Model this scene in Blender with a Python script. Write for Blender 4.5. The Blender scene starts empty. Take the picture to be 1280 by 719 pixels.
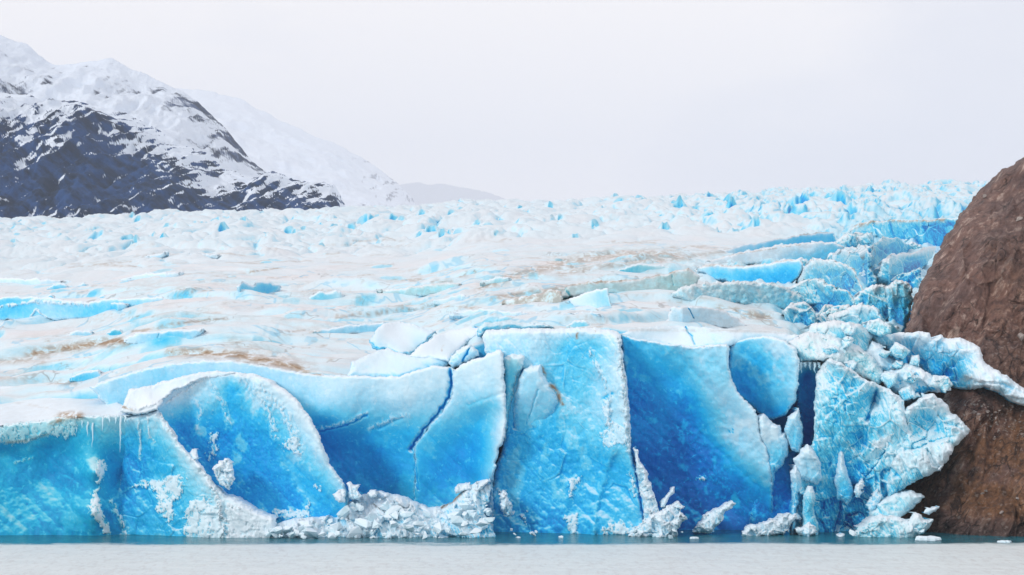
import bpy, bmesh, math, random
import numpy as np
from mathutils import Vector, Matrix

random.seed(7)
S = bpy.context.scene
COL = S.collection
F0 = 3000.0      # focal length in photograph pixels
CZ = 40.0        # camera height above the lake
HV = 432.0       # row of the horizon in the photograph

# ------------------------------------------------------------------ noise
def _hash(ix, iy, iz, seed):
    h = (ix.astype(np.int64) * 374761393 + iy.astype(np.int64) * 668265263
         + iz.astype(np.int64) * 2147483647 + seed * 144665) & 0xFFFFFFFF
    h = ((h ^ (h >> 13)) * 1274126177) & 0xFFFFFFFF
    h = ((h ^ (h >> 16)) * 2246822519) & 0xFFFFFFFF
    return (h ^ (h >> 15)) & 0xFFFFFFFF

_G = np.random.RandomState(3).normal(size=(1024, 3))
_G /= np.linalg.norm(_G, axis=1)[:, None]

def perlin(x, y, z=0.0, seed=0):
    x = np.asarray(x, float); y = np.asarray(y, float) + 0 * x; z = np.asarray(z, float) + 0 * x
    ix, iy, iz = np.floor(x), np.floor(y), np.floor(z)
    fx, fy, fz = x - ix, y - iy, z - iz
    ux, uy, uz = [f * f * f * (f * (f * 6 - 15) + 10) for f in (fx, fy, fz)]
    out = 0.0
    for dx in (0, 1):
        for dy in (0, 1):
            for dz in (0, 1):
                g = _G[_hash(ix + dx, iy + dy, iz + dz, seed) & 1023]
                dot = g[..., 0] * (fx - dx) + g[..., 1] * (fy - dy) + g[..., 2] * (fz - dz)
                w = (ux if dx else 1 - ux) * (uy if dy else 1 - uy) * (uz if dz else 1 - uz)
                out = out + dot * w
    return out * 1.6

def fbm(x, y, z=0.0, octv=4, seed=0, gain=0.5, lac=2.03):
    a, f, s = 1.0, 1.0, 0.0
    for o in range(octv):
        s = s + a * perlin(np.asarray(x) * f, np.asarray(y) * f, np.asarray(z) * f, seed + o * 17)
        a *= gain; f *= lac
    return s

def ridged(x, y, z=0.0, octv=4, seed=0, gain=0.5):
    a, f, s = 1.0, 1.0, 0.0
    for o in range(octv):
        s = s + a * (1 - 2 * np.abs(perlin(np.asarray(x) * f, np.asarray(y) * f, np.asarray(z) * f, seed + o * 31)))
        a *= gain; f *= 2.05
    return s

def worley(x, y, seed=0):
    """distance to nearest, second nearest and per-cell facet value (random tilted planes)"""
    ix, iy = np.floor(x), np.floor(y)
    d1 = np.full(x.shape, 9.0); d2 = np.full(x.shape, 9.0); fac = np.zeros(x.shape)
    for dx in (-1, 0, 1):
        for dy in (-1, 0, 1):
            cx, cy = ix + dx, iy + dy
            h = _hash(cx, cy, cx * 0, seed)
            px = cx + (h & 255) / 255.0
            py = cy + ((h >> 8) & 255) / 255.0
            d = np.hypot(x - px, y - py)
            t1 = ((h >> 16) & 255) / 127.5 - 1
            t2 = ((h >> 24) & 255) / 127.5 - 1
            v = t1 * (x - px) + t2 * (y - py) + ((h >> 4) & 255) / 255.0 * 0.8 - 0.4
            near = d < d1
            d2 = np.where(near, d1, np.minimum(d2, d))
            fac = np.where(near, v, fac)
            d1 = np.where(near, d, d1)
    return d1, d2, fac

def sstep(a, b, x):
    t = np.clip((x - a) / (b - a), 0, 1)
    return t * t * (3 - 2 * t)

def rbf(ctrl, U, V):
    c = np.array(ctrl, float)
    if len(c) == 1:
        return np.full(U.shape, c[0, 2])
    n = len(c)
    R = np.hypot(c[:, None, 0] - c[None, :, 0], c[:, None, 1] - c[None, :, 1])
    k = lambda r: -np.sqrt(r * r + 25.0)
    A = np.zeros((n + 1, n + 1)); A[:n, :n] = k(R); A[:n, n] = 1; A[n, :n] = 1
    w = np.linalg.solve(A, np.append(c[:, 2], 0))
    out = np.full(U.shape, w[n])
    for i in range(n):
        out = out + w[i] * k(np.hypot(U - c[i, 0], V - c[i, 1]))
    return out

def seg_dist(P, U, V):
    best = np.full(U.shape, 1e9)
    for (ax, ay), (bx, by) in zip(P[:-1], P[1:]):
        dx, dy = bx - ax, by - ay
        L = dx * dx + dy * dy + 1e-9
        t = np.clip(((U - ax) * dx + (V - ay) * dy) / L, 0, 1)
        best = np.minimum(best, np.hypot(U - ax - t * dx, V - ay - t * dy))
    return best

def sdf(P, U, V):
    d = seg_dist(list(P) + [P[0]], U, V)
    ins = np.zeros(U.shape, bool)
    n = len(P)
    for i in range(n):
        ax, ay = P[i]; bx, by = P[(i + 1) % n]
        if ay == by: continue
        c = ((ay > V) != (by > V)) & (U < (bx - ax) * (V - ay) / (by - ay) + ax)
        ins ^= c
    return np.where(ins, -d, d)

def world(u, v, d):
    return np.stack([(u - 640.0) / F0 * d, d, CZ + (HV - v) / F0 * d], -1)

# ------------------------------------------------------------------ object helpers
def tag(o, label=None, cat=None, group=None, kind=None):
    if label: o['label'] = label
    if cat: o['category'] = cat
    if group: o['group'] = group
    if kind: o['kind'] = kind
    return o

def make_mesh(name, verts, faces, mat, tone=None, smooth=True, parent=None):
    me = bpy.data.meshes.new(name)
    verts = np.asarray(verts, np.float32)
    me.vertices.add(len(verts)); me.vertices.foreach_set('co', verts.ravel())
    if isinstance(faces, np.ndarray):
        faces_n = np.full(len(faces), faces.shape[1], np.int32); flat = faces.ravel().astype(np.int32)
    else:
        faces_n = np.array([len(f) for f in faces], np.int32); flat = np.concatenate([np.asarray(f) for f in faces]).astype(np.int32)
    me.loops.add(len(flat)); me.loops.foreach_set('vertex_index', flat)
    me.polygons.add(len(faces_n))
    st = np.concatenate([[0], np.cumsum(faces_n)[:-1]]).astype(np.int32)
    me.polygons.foreach_set('loop_start', st)
    me.polygons.foreach_set('use_smooth', np.full(len(faces_n), smooth, bool))
    me.update(calc_edges=True); me.validate()
    if tone is not None:
        at = me.attributes.new('tone', 'FLOAT_COLOR', 'POINT')
        t4 = np.ones((len(verts), 4), np.float32); t4[:, :tone.shape[1]] = tone
        at.data.foreach_set('color', t4.ravel())
    me.materials.append(mat)
    o = bpy.data.objects.new(name, me); COL.objects.link(o)
    if parent: o.parent = parent
    return o

def grid_faces(nr, nc):
    i = np.arange(nr * nc).reshape(nr, nc)
    return np.stack([i[:-1, :-1], i[:-1, 1:], i[1:, 1:], i[1:, :-1]], -1).reshape(-1, 4)

# ------------------------------------------------------------------ materials
class NT:
    def __init__(s, name):
        s.m = bpy.data.materials.new(name); s.m.use_nodes = True
        s.t = s.m.node_tree; s.t.nodes.clear()
        s.out = s.n('ShaderNodeOutputMaterial'); s.p = s.n('ShaderNodeBsdfPrincipled')
        s.t.links.new(s.p.outputs[0], s.out.inputs['Surface'])
    def n(s, k): return s.t.nodes.new(k)
    def inp(s, sock, v):
        if v is None: return
        if hasattr(v, 'links'): s.t.links.new(v, sock)
        else: sock.default_value = v
    def math(s, op, a, b=None, c=None, clamp=False):
        m = s.n('ShaderNodeMath'); m.operation = op; m.use_clamp = clamp
        s.inp(m.inputs[0], a); s.inp(m.inputs[1], b); s.inp(m.inputs[2], c)
        return m.outputs[0]
    def sm(s, a, b, x):
        m = s.n('ShaderNodeMapRange'); m.interpolation_type = 'SMOOTHSTEP'
        s.inp(m.inputs[0], x); m.inputs[1].default_value = a; m.inputs[2].default_value = b
        return m.outputs[0]
    def mix(s, f, a, b):
        m = s.n('ShaderNodeMix'); m.data_type = 'RGBA'
        s.inp(m.inputs[0], f); s.inp(m.inputs[6], a); s.inp(m.inputs[7], b)
        return m.outputs[2]
    def pos(s, scale=(1, 1, 1), rot=(0, 0, 0)):
        g = s.n('ShaderNodeNewGeometry'); mp = s.n('ShaderNodeMapping')
        mp.inputs['Scale'].default_value = scale; mp.inputs['Rotation'].default_value = rot
        s.t.links.new(g.outputs['Position'], mp.inputs['Vector']); return mp.outputs[0]
    def pos2(s, size, rot):
        g = s.n('ShaderNodeNewGeometry'); mp = s.n('ShaderNodeMapping'); mp.vector_type = 'TEXTURE'
        mp.inputs['Scale'].default_value = size; mp.inputs['Rotation'].default_value = rot
        s.t.links.new(g.outputs['Position'], mp.inputs['Vector']); return mp.outputs[0]
    def noise(s, vec, scale, detail=4, rough=0.55, dist=0.0):
        n = s.n('ShaderNodeTexNoise'); s.inp(n.inputs['Vector'], vec)
        n.inputs['Scale'].default_value = scale; n.inputs['Detail'].default_value = detail
        n.inputs['Roughness'].default_value = rough; n.inputs['Distortion'].default_value = dist
        return n.outputs[0]
    def ramp(s, x, stops):
        r = s.n('ShaderNodeValToRGB'); s.inp(r.inputs[0], x)
        el = r.color_ramp.elements
        while len(el) < len(stops): el.new(0.5)
        for e, (p, c) in zip(el, stops): e.position = p; e.color = (*c, 1)
        return r.outputs[0]
    def attr(s, name='tone'):
        a = s.n('ShaderNodeAttribute'); a.attribute_name = name
        sp = s.n('ShaderNodeSeparateColor'); s.t.links.new(a.outputs['Color'], sp.inputs[0]); return sp.outputs
    def bump(s, h, strength, dist):
        b = s.n('ShaderNodeBump'); b.inputs['Strength'].default_value = strength
        b.inputs['Distance'].default_value = dist; s.inp(b.inputs['Height'], h); return b.outputs[0]
    def set(s, **k):
        names = dict(color='Base Color', rough='Roughness', normal='Normal', spec='Specular IOR Level')
        for a, v in k.items(): s.inp(s.p.inputs[names[a]], v)

def ice_material(name, fine=1.0, upwhite=0.62, streaks=False, white=(0.80, 0.87, 0.93)):
    M = NT(name)
    R, D, T = M.attr()[:3]
    g = M.n('ShaderNodeNewGeometry')
    sx = M.n('ShaderNodeSeparateXYZ'); M.t.links.new(g.outputs['Normal'], sx.inputs[0])
    up = M.sm(0.25, 0.85, sx.outputs[2])
    sy = M.n('ShaderNodeSeparateXYZ'); M.t.links.new(g.outputs['Position'], sy.inputs[0]); M.sep_y = sy.outputs[1]
    P = M.pos()
    n1 = M.noise(P, 0.35 * fine, 6, 0.62, 0.4)
    n2 = M.noise(P, 1.6 * fine, 5, 0.65, 0.2)
    fr = M.math('MULTIPLY', R, M.math('SUBTRACT', 1.0, M.math('MULTIPLY', up, upwhite)))
    amp = M.math('MULTIPLY', M.math('MULTIPLY', fr, M.math('SUBTRACT', 1.12, fr)), 1.5)
    d1 = M.math('MULTIPLY', M.math('SUBTRACT', n1, 0.5), amp)
    d2 = M.math('MULTIPLY', M.math('SUBTRACT', n2, 0.5), amp)
    fr = M.math('ADD', fr, M.math('ADD', M.math('MULTIPLY', d1, 0.30), M.math('MULTIPLY', d2, 0.24)), clamp=True)
    # frost flecks left on the fresh fracture faces
    n3 = M.noise(P, 0.75 * fine, 7, 0.7, 0.6)
    n4 = M.noise(M.pos((1, 1, 0.3)), 1.1 * fine, 6, 0.7, 0.5)
    fr = M.math('ADD', fr, M.math('MULTIPLY', M.math('MULTIPLY', M.math('SUBTRACT', n4, 0.5), amp), 0.30), clamp=True)
    fl = M.math('MULTIPLY', M.sm(0.56, 0.66, n3), 0.22)
    fr = M.math('MULTIPLY', fr, M.math('SUBTRACT', 1.0, fl))
    blue = M.ramp(fr, [(0.0, white), (0.2, (0.62, 0.82, 0.92)), (0.36, (0.36, 0.70, 0.88)),
                       (0.55, (0.12, 0.60, 0.85)), (0.72, (0.018, 0.47, 0.83)), (0.86, (0.003, 0.33, 0.76)),
                       (1.0, (0.004, 0.165, 0.57))])
    teal = M.ramp(fr, [(0.0, white), (0.2, (0.62, 0.83, 0.88)), (0.36, (0.36, 0.71, 0.77)),
                       (0.55, (0.11, 0.59, 0.75)), (0.72, (0.012, 0.45, 0.69)), (0.86, (0.002, 0.32, 0.60)),
                       (1.0, (0.003, 0.155, 0.42))])
    c = M.mix(T, blue, teal)
    if streaks:      # dirt-filled hairline cracks and thin blue seams that run across the flow
        for size, wd, thr, col, k in (((26, 44, 26), .0075, .50, (0.16, 0.13, 0.12, 1), .4), ((14, 30, 14), .010, .54, (0.20, 0.155, 0.13, 1), .3), ((30, 44, 30), .016, .47, (0.14, 0.54, 0.78, 1), .5)):
            v = M.noise(M.pos2(size, (0, 0, math.radians(-4))), 1.0, 4, .55, .4)
            ln = M.sm(wd, wd * .25, M.math('ABSOLUTE', M.math('SUBTRACT', v, .5)))
            mk = M.sm(thr, thr + .08, M.noise(M.pos2((40, 60, 40), (0, 0, k)), 1.0, 4, .6))
            fade = M.sm(1300, 900, M.sep_y)
            c = M.mix(M.math('MULTIPLY', M.math('MULTIPLY', ln, M.math('MULTIPLY', mk, fade)), k), c, col)
    # silt and grit
    nd = M.noise(M.pos2((2.2, 5, 1.6), (0, 0, 0)), fine, 6, 0.62, 0.4)
    ns = M.noise(P, 3.5 * fine, 3, 0.6)
    film = M.math('MULTIPLY', D, M.sm(0.36, 0.56, nd), clamp=True)
    c = M.mix(M.math('MULTIPLY', film, 0.93), c, M.ramp(nd, [(0.42, (0.52, 0.33, 0.14)), (0.58, (0.27, 0.145, 0.05))]))
    grit = M.math('MULTIPLY', M.sm(0.57, 0.64, ns), M.math('ADD', M.math('MULTIPLY', D, 0.5), 0.0), clamp=True)
    c = M.mix(grit, c, (0.085, 0.07, 0.06, 1))
    h = M.math('ADD', M.math('MULTIPLY', n2, 0.5), M.math('MULTIPLY', M.noise(P, 5.0 * fine, 4, 0.6), 0.2))
    M.set(color=c, rough=0.5, spec=0.18, normal=M.bump(h, 0.45, 0.35 / fine))
    return M.m

ICE = ice_material('glacier_ice')
ICE_FAR = ice_material('glacier_surface_ice', 0.75, 0.5, True, (0.765, 0.755, 0.77))

def rock_material():
    M = NT('brown_schist_rock')
    P = M.pos()
    st = M.noise(M.pos2((1.5, 4, 7), (0, math.radians(33), 0)), 1.0, 10, 0.72, 0.2)
    big = M.noise(M.pos2((9, 9, 16), (0, math.radians(33), 0)), 1.0, 6, 0.62, .3)
    tone_ = M.noise(P, 0.07, 4, 0.6)
    fine = M.noise(M.pos2((1.7, 1.7, 2.4), (0, math.radians(33), 0)), 1.0, 10, 0.76, .15)
    spk = M.noise(P, 1.3, 4, 0.6)
    A = M.attr()
    c = M.ramp(st, [(0.36, (0.035, 0.021, 0.020)), (0.45, (0.15, 0.076, 0.058)), (0.55, (0.23, 0.128, 0.10)), (0.62, (0.60, 0.46, 0.385))])
    c2 = M.ramp(fine, [(0.38, (0.026, 0.015, 0.015)), (0.47, (0.13, 0.066, 0.052)), (0.55, (0.20, 0.115, 0.090)), (0.66, (0.52, 0.40, 0.34))])
    c = M.mix(M.sm(0.38, 0.62, big), c, c2)
    c = M.mix(M.math('MULTIPLY', M.sm(.44, .60, tone_), .55), c, M.ramp(fine, [(.38, (0.020, 0.013, 0.016)), (.62, (0.13, 0.085, 0.082))]))
    oc = M.math('MULTIPLY', A[1], M.sm(0.34, 0.56, M.noise(P, 0.12, 5, 0.65)))
    c = M.mix(M.math('MULTIPLY', oc, 0.8), c, M.ramp(fine, [(.40, (0.05, 0.022, 0.010)), (.60, (0.27, 0.125, 0.05))]))
    c = M.mix(M.math('MULTIPLY', A[0], 0.72), c, M.ramp(fine, [(.42, (0.010, 0.007, 0.008)), (.58, (0.075, 0.055, 0.055))]))
    c = M.mix(M.math('MULTIPLY', M.sm(0.57, 0.63, spk), M.math('ADD', M.math('MULTIPLY', A[2], 0.45), 0.05), clamp=True), c, (0.47, 0.42, 0.38, 1))
    vo = M.n('ShaderNodeTexVoronoi'); vo.feature = 'DISTANCE_TO_EDGE'
    wv = M.n('ShaderNodeVectorMath'); wv.operation = 'ADD'; wn = M.n('ShaderNodeTexNoise'); wn.inputs['Scale'].default_value = .6; wn.inputs['Detail'].default_value = 5
    pv = M.pos2((2.6, 5, 7.5), (0, math.radians(38), 0)); M.t.links.new(pv, wn.inputs['Vector'])
    ws = M.n('ShaderNodeVectorMath'); ws.operation = 'SCALE'; ws.inputs['Scale'].default_value = 1.1; M.t.links.new(wn.outputs['Color'], ws.inputs[0])
    M.t.links.new(pv, wv.inputs[0]); M.t.links.new(ws.outputs[0], wv.inputs[1]); M.t.links.new(wv.outputs[0], vo.inputs['Vector']); vo.inputs['Scale'].default_value = 1
    crk = M.math('MULTIPLY', M.sm(.035, .004, vo.outputs['Distance']), M.sm(.46, .58, big))
    c = M.mix(M.math('MULTIPLY', crk, .8), c, (0.02, 0.013, 0.012, 1))
    h = M.math('SUBTRACT', M.math('ADD', M.math('MULTIPLY', st, .9), M.math('MULTIPLY', fine, .7)), M.math('MULTIPLY', crk, .3))
    M.set(color=c, rough=0.6, spec=0.35, normal=M.bump(h, 1.0, 0.9))
    return M.m
ROCK = rock_material()

def mountain_material(name, rock):
    M = NT(name)
    A = M.attr()
    P = M.pos((1, 1, 1))
    n = M.noise(P, 0.02, 7, 0.68, 0.5)
    n2 = M.noise(M.pos2((18, 60, 70), (0, math.radians(-50), 0)), 1.0, 6, 0.65, 0.2)
    s = M.math('ADD', A[0], M.math('ADD', M.math('MULTIPLY', M.math('SUBTRACT', n, 0.5), 0.55), M.math('MULTIPLY', M.math('SUBTRACT', n2, 0.5), 0.55)))
    s = M.sm(0.41, 0.59, s)
    rk = M.ramp(n2, [(0.42, tuple(0.5 * x for x in rock)), (0.58, tuple(1.6 * x for x in rock))])
    M.set(color=M.mix(s, rk, (0.80, 0.88, 0.98, 1)), rough=0.85, spec=0.1, normal=M.bump(n, 0.6, 25))
    return M.m

# ------------------------------------------------------------------ glacier plane (world shape of the upper surface)
ZE = np.array([(-400, 24.5), (0, 24.5), (100, 26), (150, 30), (200, 33.5), (290, 35), (400, 33), (500, 32), (560, 36), (600, 41), (770, 42), (900, 41), (1000, 40), (1500, 40)], float)
VS = np.array([(-400, 276), (0, 277), (90, 274), (140, 270), (250, 267), (400, 266), (470, 262), (530, 260), (640, 254), (720, 256), (800, 252), (900, 247), (1000, 243), (1100, 239), (1220, 235), (1500, 232)], float)
DFAR = 2700.0
_uu = np.arange(-400, 1501.0)
def _smooth(T, s):
    k = np.exp(-.5 * (np.arange(-3 * s, 3 * s + 1) / s) ** 2); k /= k.sum()
    return np.convolve(np.pad(np.interp(_uu, T[:, 0], T[:, 1]), 3 * s, mode='edge'), k, 'valid')
ZES, VSS = _smooth(ZE, 22), _smooth(VS, 25)
def plane_par(u):
    ze = np.interp(u, _uu, ZES); vs = np.interp(u, _uu, VSS)
    m = (CZ + (HV - vs) / F0 * DFAR - ze) / (DFAR - 515.0)
    return ze, m
SURF = {}
def surf_d(u, v):
    us, ds, V = SURF['g']
    i = int(np.clip(round((u - us[0]) / 1.6), 0, len(us) - 1)); col = V[:, i]
    k = int(np.argmax(col <= v))
    return float(ds[k]) if col[k] <= v else float(ds[-1])
def plane_d(u, v):
    ze, m = plane_par(u)
    return (ze - CZ - 515.0 * m) / ((HV - v) / F0 - m)

# ------------------------------------------------------------------ solid ice blocks
def block(name, poly, d=None, f=0.4, mat=None, step=1.0, rough=1.0, facet=0.0, facet_size=4.0, pits=0.0, edge=3.4,
          edge_px=8.0, rim=0.35, thick=24.0, teal=0.0, dirt=0.0, patches=(), lines=(), frost=0.35, wob=1.6, seed=None,
          label=None, cat=None, group=None, parent=None, kind=None, lean=0.0, topwhite=0.0, grain=1.0, col=None, dirts=()):
    seed = seed if seed is not None else int(abs(poly[0][0] * 7 + poly[0][1] * 13 + len(poly) * 101)) % 9973
    mat = mat or ICE
    P = np.array(poly, float)
    u0, v0 = P.min(0) - 3; u1, v1 = P.max(0) + 3
    us = np.arange(u0, u1 + step, step); vs = np.arange(v0, v1 + step + (6 if d is None else 0), step)
    U, V = np.meshgrid(us, vs)
    nU = fbm(U / 9, V / 9, seed * .37, 4, seed, 0.6) * wob; nV = fbm(U / 9, V / 9, seed * .37 + 50, 4, seed + 5, 0.6) * wob
    SD = sdf(poly, U + nU, V + nV)
    if d is None: SD = np.minimum(SD, np.minimum(sdf(poly, U + nU, V + nV - 1.5), sdf(poly, U + nU, V + nV - 3)))
    S0 = sdf(poly, U, V); g0y, g0x = np.gradient(S0, step); g0 = np.hypot(g0x, g0y) + 1e-6
    # snap the rim of the grid on to the outline
    gy, gx = np.gradient(SD, step)
    gl = np.hypot(gx, gy) + 1e-6
    near = np.abs(SD) < 0.75 * step
    mv = np.where(near, SD, 0)
    U2 = U - mv * gx / gl; V2 = V - mv * gy / gl
    keep = SD < 0.75 * step
    U, V = U2, V2
    SD = np.where(near, 0.0, SD)
    e = np.clip(-SD, 0, None)
    # depth
    if d is None:
        # stand on the glacier surface along the lower edge of the outline, foot buried a little
        vb = np.where(SD < 0, V, -1e9).max(0)
        ok = vb > -1e8
        dd = np.array([surf_d(uu, vv - 1.2) for uu, vv in zip(us[ok], vb[ok])])
        uk = us[ok]; dd = np.clip(dd, np.percentile(dd, 15), np.percentile(dd, 85))
        lo = np.polyval(np.polyfit(uk, dd, 1), us) if np.ptp(uk) > 40 else np.full(len(us), np.median(dd))
        res = dd - lo[ok]; lo = np.clip(lo + np.percentile(res, 45), dd.min(), dd.max())
        D = np.repeat(lo[None, :], len(vs), 0)
    elif d == 'plane':
        D = np.full(U.shape, float(plane_d(P[:, 0].mean(), P[:, 1].max() - 1.0)))
    elif isinstance(d, (int, float)):
        D = np.full(U.shape, 500.0 + d)
    else:
        D = 500.0 + rbf(d, U, V)
    dm = float(D[keep].mean()); s = dm / 500.0
    X = (U - 640) / F0 * dm; Z = CZ + (HV - V) / F0 * dm
    D = D - lean * (V - P[:, 1].min()) / F0 * dm
    so = seed * 3.1
    D = D + rough * (1.0 * fbm(X / 11, Z / 15, so, 3, seed) + 0.55 * ridged(X / 6.5 + .15 * Z, Z / 38, so + 2, 2, seed + 5) - .4 + 0.30 * ridged(X / 4.5, Z / 5.5, so, 3, seed + 3) - 0.3 + 0.17 * fbm(X / 1.2, Z / 1.1, so, 3, seed + 9))
    if facet:
        wx = X / facet_size + 0.25 * perlin(X / facet_size, Z / facet_size, so); wz = Z / facet_size + 0.25 * perlin(X / facet_size, Z / facet_size, so + 9)
        a1, a2, fv = worley(wx, wz, seed); b1, b2, fw = worley(wx * 2.3 + 5, wz * 2.3, seed + 2)
        soft = sstep(0.0, 0.10, a2 - a1); soft2 = sstep(0.0, 0.12, b2 - b1); FV = .16 * fv * soft + .10 * fw * soft2
        D = D + facet * (1.5 * fv * soft + 0.6 * fw * soft2) * (0.35 + 0.9 * sstep(-.4, .4, fbm(X / 9, Z / 9, so + 6, 2, seed + 13)))
        D = D + facet * 0.5 * ridged(X / facet_size / .8 + .4 * Z / facet_size, Z / facet_size / 2.2, so, 4, seed + 14, .6)
    if pits:
        pa, pb, _ = worley(X / 1.5, Z / 1.5, seed + 4)
        pm = sstep(-.35, .3, fbm(X / 12, Z / 12, so + 4, 3, seed + 44))
        D = D - pits * 0.55 * (np.clip(pa, 0, .8)) * pm
    ed = np.clip(1 - e / edge_px, 0, 1)
    D = D + edge * s * (1 - np.sqrt(np.clip(1 - ed * ed, 0, 1)))
    # freshness
    FR = rbf(f, U, V) if not isinstance(f, (int, float)) else np.full(U.shape, float(f))
    if facet >= .5: FR = FR + FV * 1.1
    FR = FR + grain * (0.07 * fbm(X / 7, Z / 9, so + 3, 4, seed + 21))
    fm = fbm(X / 5, Z / 6.5, so + 8, 5, seed + 33, 0.6)
    FR = FR * (1 - .75 * frost * sstep(0.30, 0.75, fm)) 
    DT = np.full(U.shape, float(dirt))
    if topwhite:
        first = np.where(keep, V, 1e9).min(0)[None, :]
        tw = np.exp(-np.clip(V - first, 0, None) / (topwhite * (1 + 0.7 * perlin(U / 7, V / 30, so))))
        FR = FR * (1 - 0.9 * tw)
    if rim: FR = FR * (1 - .5 * rim * np.exp(-e / 3.2) * (.5 + .8 * sstep(-.4, .4, fbm(U / 12, V / 12, so + 51, 3, seed + 52))))
    for pl, val in patches:
        ps = sdf(pl, U + 2.5 * fbm(U / 7, V / 7, so + 1, 4, seed + 2, .6), V + 2.5 * fbm(U / 7, V / 7, so + 31, 4, seed + 6, .6))
        ps = ps + 3.2 * fbm(U / 3.5, V / 5, so + 12, 4, seed + 8, .7) + 3.0 * fbm(U / 16, V / 20, so + 15, 3, seed + 9)
        w = sstep(1.4, -2.2, ps) * (1 - .55 * sstep(.1, .6, fbm(U / 5, V / 8, so + 18, 4, seed + 11, .65)))
        FR = FR * (1 - w) + val * w
        if val < 0.5: D = D - 0.45 * w
    for pl, wd, amp, val in lines:
        ds = seg_dist(pl, U + 1.2 * perlin(U / 6, V / 6, so), V + 1.2 * perlin(U / 6, V / 6, so + 7))
        w = np.exp(-(ds / (wd * (1 + .45 * fbm(U / 9, V / 9, so + 41, 2, seed + 42)))) ** 2)
        if val is not None and val < .5: w = w * (.25 + .75 * sstep(-.35, .3, fbm(U / 4, V / 7, so + 43, 4, seed + 43, .65)))
        D = D + amp * w
        if val is not None: FR = FR * (1 - w) + val * w
    for pl, wd, amp in dirts:
        ds = seg_dist(pl, U + 1.2 * perlin(U / 6, V / 6, so), V)
        DT = np.maximum(DT, amp * np.exp(-(ds / wd) ** 2))
    # worn edges: convex ridges carry whiter ice
    lap = D * 0
    lap[1:-1, 1:-1] = D[1:-1, :-2] + D[1:-1, 2:] + D[:-2, 1:-1] + D[2:, 1:-1] - 4 * D[1:-1, 1:-1]
    lap[~keep] = 0
    FR = FR * (1 - np.clip(lap / s * 0.9, 0, 0.45)) + np.clip(-lap / s, 0, 0.22) * (FR > .3) * .4
    FR = np.clip(FR, 0, 1)
    co = world(U, V, D)
    ids = np.full(U.shape, -1, int); ids[keep] = np.arange(keep.sum())
    q = np.stack([ids[:-1, :-1], ids[1:, :-1], ids[1:, 1:], ids[:-1, 1:]], -1).reshape(-1, 4)
    q = q[(q >= 0).all(1)]
    verts = co[keep]; tone = np.stack([FR[keep], DT[keep], np.full(keep.sum(), teal)], -1)
    # close the block: walls running back from the rim, then a back face
    ed_ = np.concatenate([q[:, [0, 1]], q[:, [1, 2]], q[:, [2, 3]], q[:, [3, 0]]])
    key = np.sort(ed_, 1); kk = key[:, 0].astype(np.int64) * 10000000 + key[:, 1]
    _, inv, cnt = np.unique(kk, return_inverse=True, return_counts=True)
    be = ed_[cnt[inv] == 1]
    bv = np.unique(be); mp = np.full(len(verts), -1); n0 = len(verts)
    gxn = (g0x / g0)[keep][bv]; w_m = min(np.ptp(P[:, 0]), np.ptp(P[:, 1])) / F0 * dm
    uu = U[keep][bv]; gyn = (g0y / g0)[keep][bv]
    gxn = np.sign(gxn) * sstep(.45, .9, np.abs(gxn)); top_ = sstep(-.3, -.7, gyn)
    for k, (fr_, bk) in enumerate(((0.22, .62), (1.0, .8))):
        nv = verts[bv].copy(); nv[:, 1] += thick * fr_
        inward = np.minimum(thick * (.10 + .9 * np.abs(uu - 640) / F0 * (np.sign(gxn) != np.sign(uu - 640))), .38 * w_m)
        nv[:, 0] -= gxn * inward * fr_
        nv[:, 2] += thick * fr_ * ((0.02 - .07 * top_) if d is not None else -.10)
        verts = np.concatenate([verts, nv])
        t = tone[bv].copy(); t[:, 0] = (bk if d is not None else .34) * (1 - .85 * top_) + .12 * fbm(nv[:, 0] / 3, nv[:, 1] / 3, nv[:, 2] / 3, 3, seed + 71); tone = np.concatenate([tone, t])
    m1 = np.full(n0, -1); m1[bv] = n0 + np.arange(len(bv)); m2 = m1.copy(); m2[bv] += len(bv)
    w1 = np.stack([be[:, 1], be[:, 0], m1[be[:, 0]], m1[be[:, 1]]], -1)
    w2 = np.stack([m1[be[:, 1]], m1[be[:, 0]], m2[be[:, 0]], m2[be[:, 1]]], -1)
    faces = np.concatenate([q, w1, w2])
    if not hasattr(block, 'cache'): block.cache = 0
    block.cache += len(faces)
    o = make_mesh(name, verts, faces, mat, tone, True, parent)
    return tag(o, label, cat, group, kind)


# ------------------------------------------------------------------ glacier body
DIRT = [  # traced silt bands: points, half width, strength
    ([(36, 441), (80, 436), (120, 429), (166, 426)], 5.5, 1.0), ([(60, 438), (110, 431), (150, 424)], 3, 1.0), ([(165, 415), (200, 410), (230, 403), (285, 398)], 1.5, .75),
    ([(-40, 453), (30, 450), (60, 445)], 4, .55), ([(212, 440), (260, 441), (300, 444), (345, 453), (384, 463)], 5.5, 1.0),
    ([(290, 428), (345, 444), (388, 461)], 10, .35), ([(55, 476), (95, 480)], 2.5, .6), ([(-40, 471), (60, 474)], 2.5, .4),
    ([(600, 362), (640, 345), (700, 330), (760, 319), (845, 318)], 7, .6), ([(700, 342), (800, 326), (862, 322)], 4, .6),
    ([(615, 373), (700, 361), (800, 353), (862, 346)], 3.5, .7), ([(900, 388), (930, 392), (960, 397)], 6, .8),
    ([(845, 322), (905, 315)], 3, .5), ([(575, 345), (605, 334)], 1.2, .8), ([(120, 331), (170, 333)], 1.3, .5),
    ([(305, 341), (352, 335)], 1.0, .8), ([(420, 397), (500, 388), (560, 383), (600, 386)], 1.4, .7),
    ([(440, 395), (475, 392)], 2.2, .6), ([(1000, 415), (1060, 440)], 5, .35), ([(860, 395), (905, 398)], 4, .45)]
rs = np.random.RandomState(11)
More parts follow.
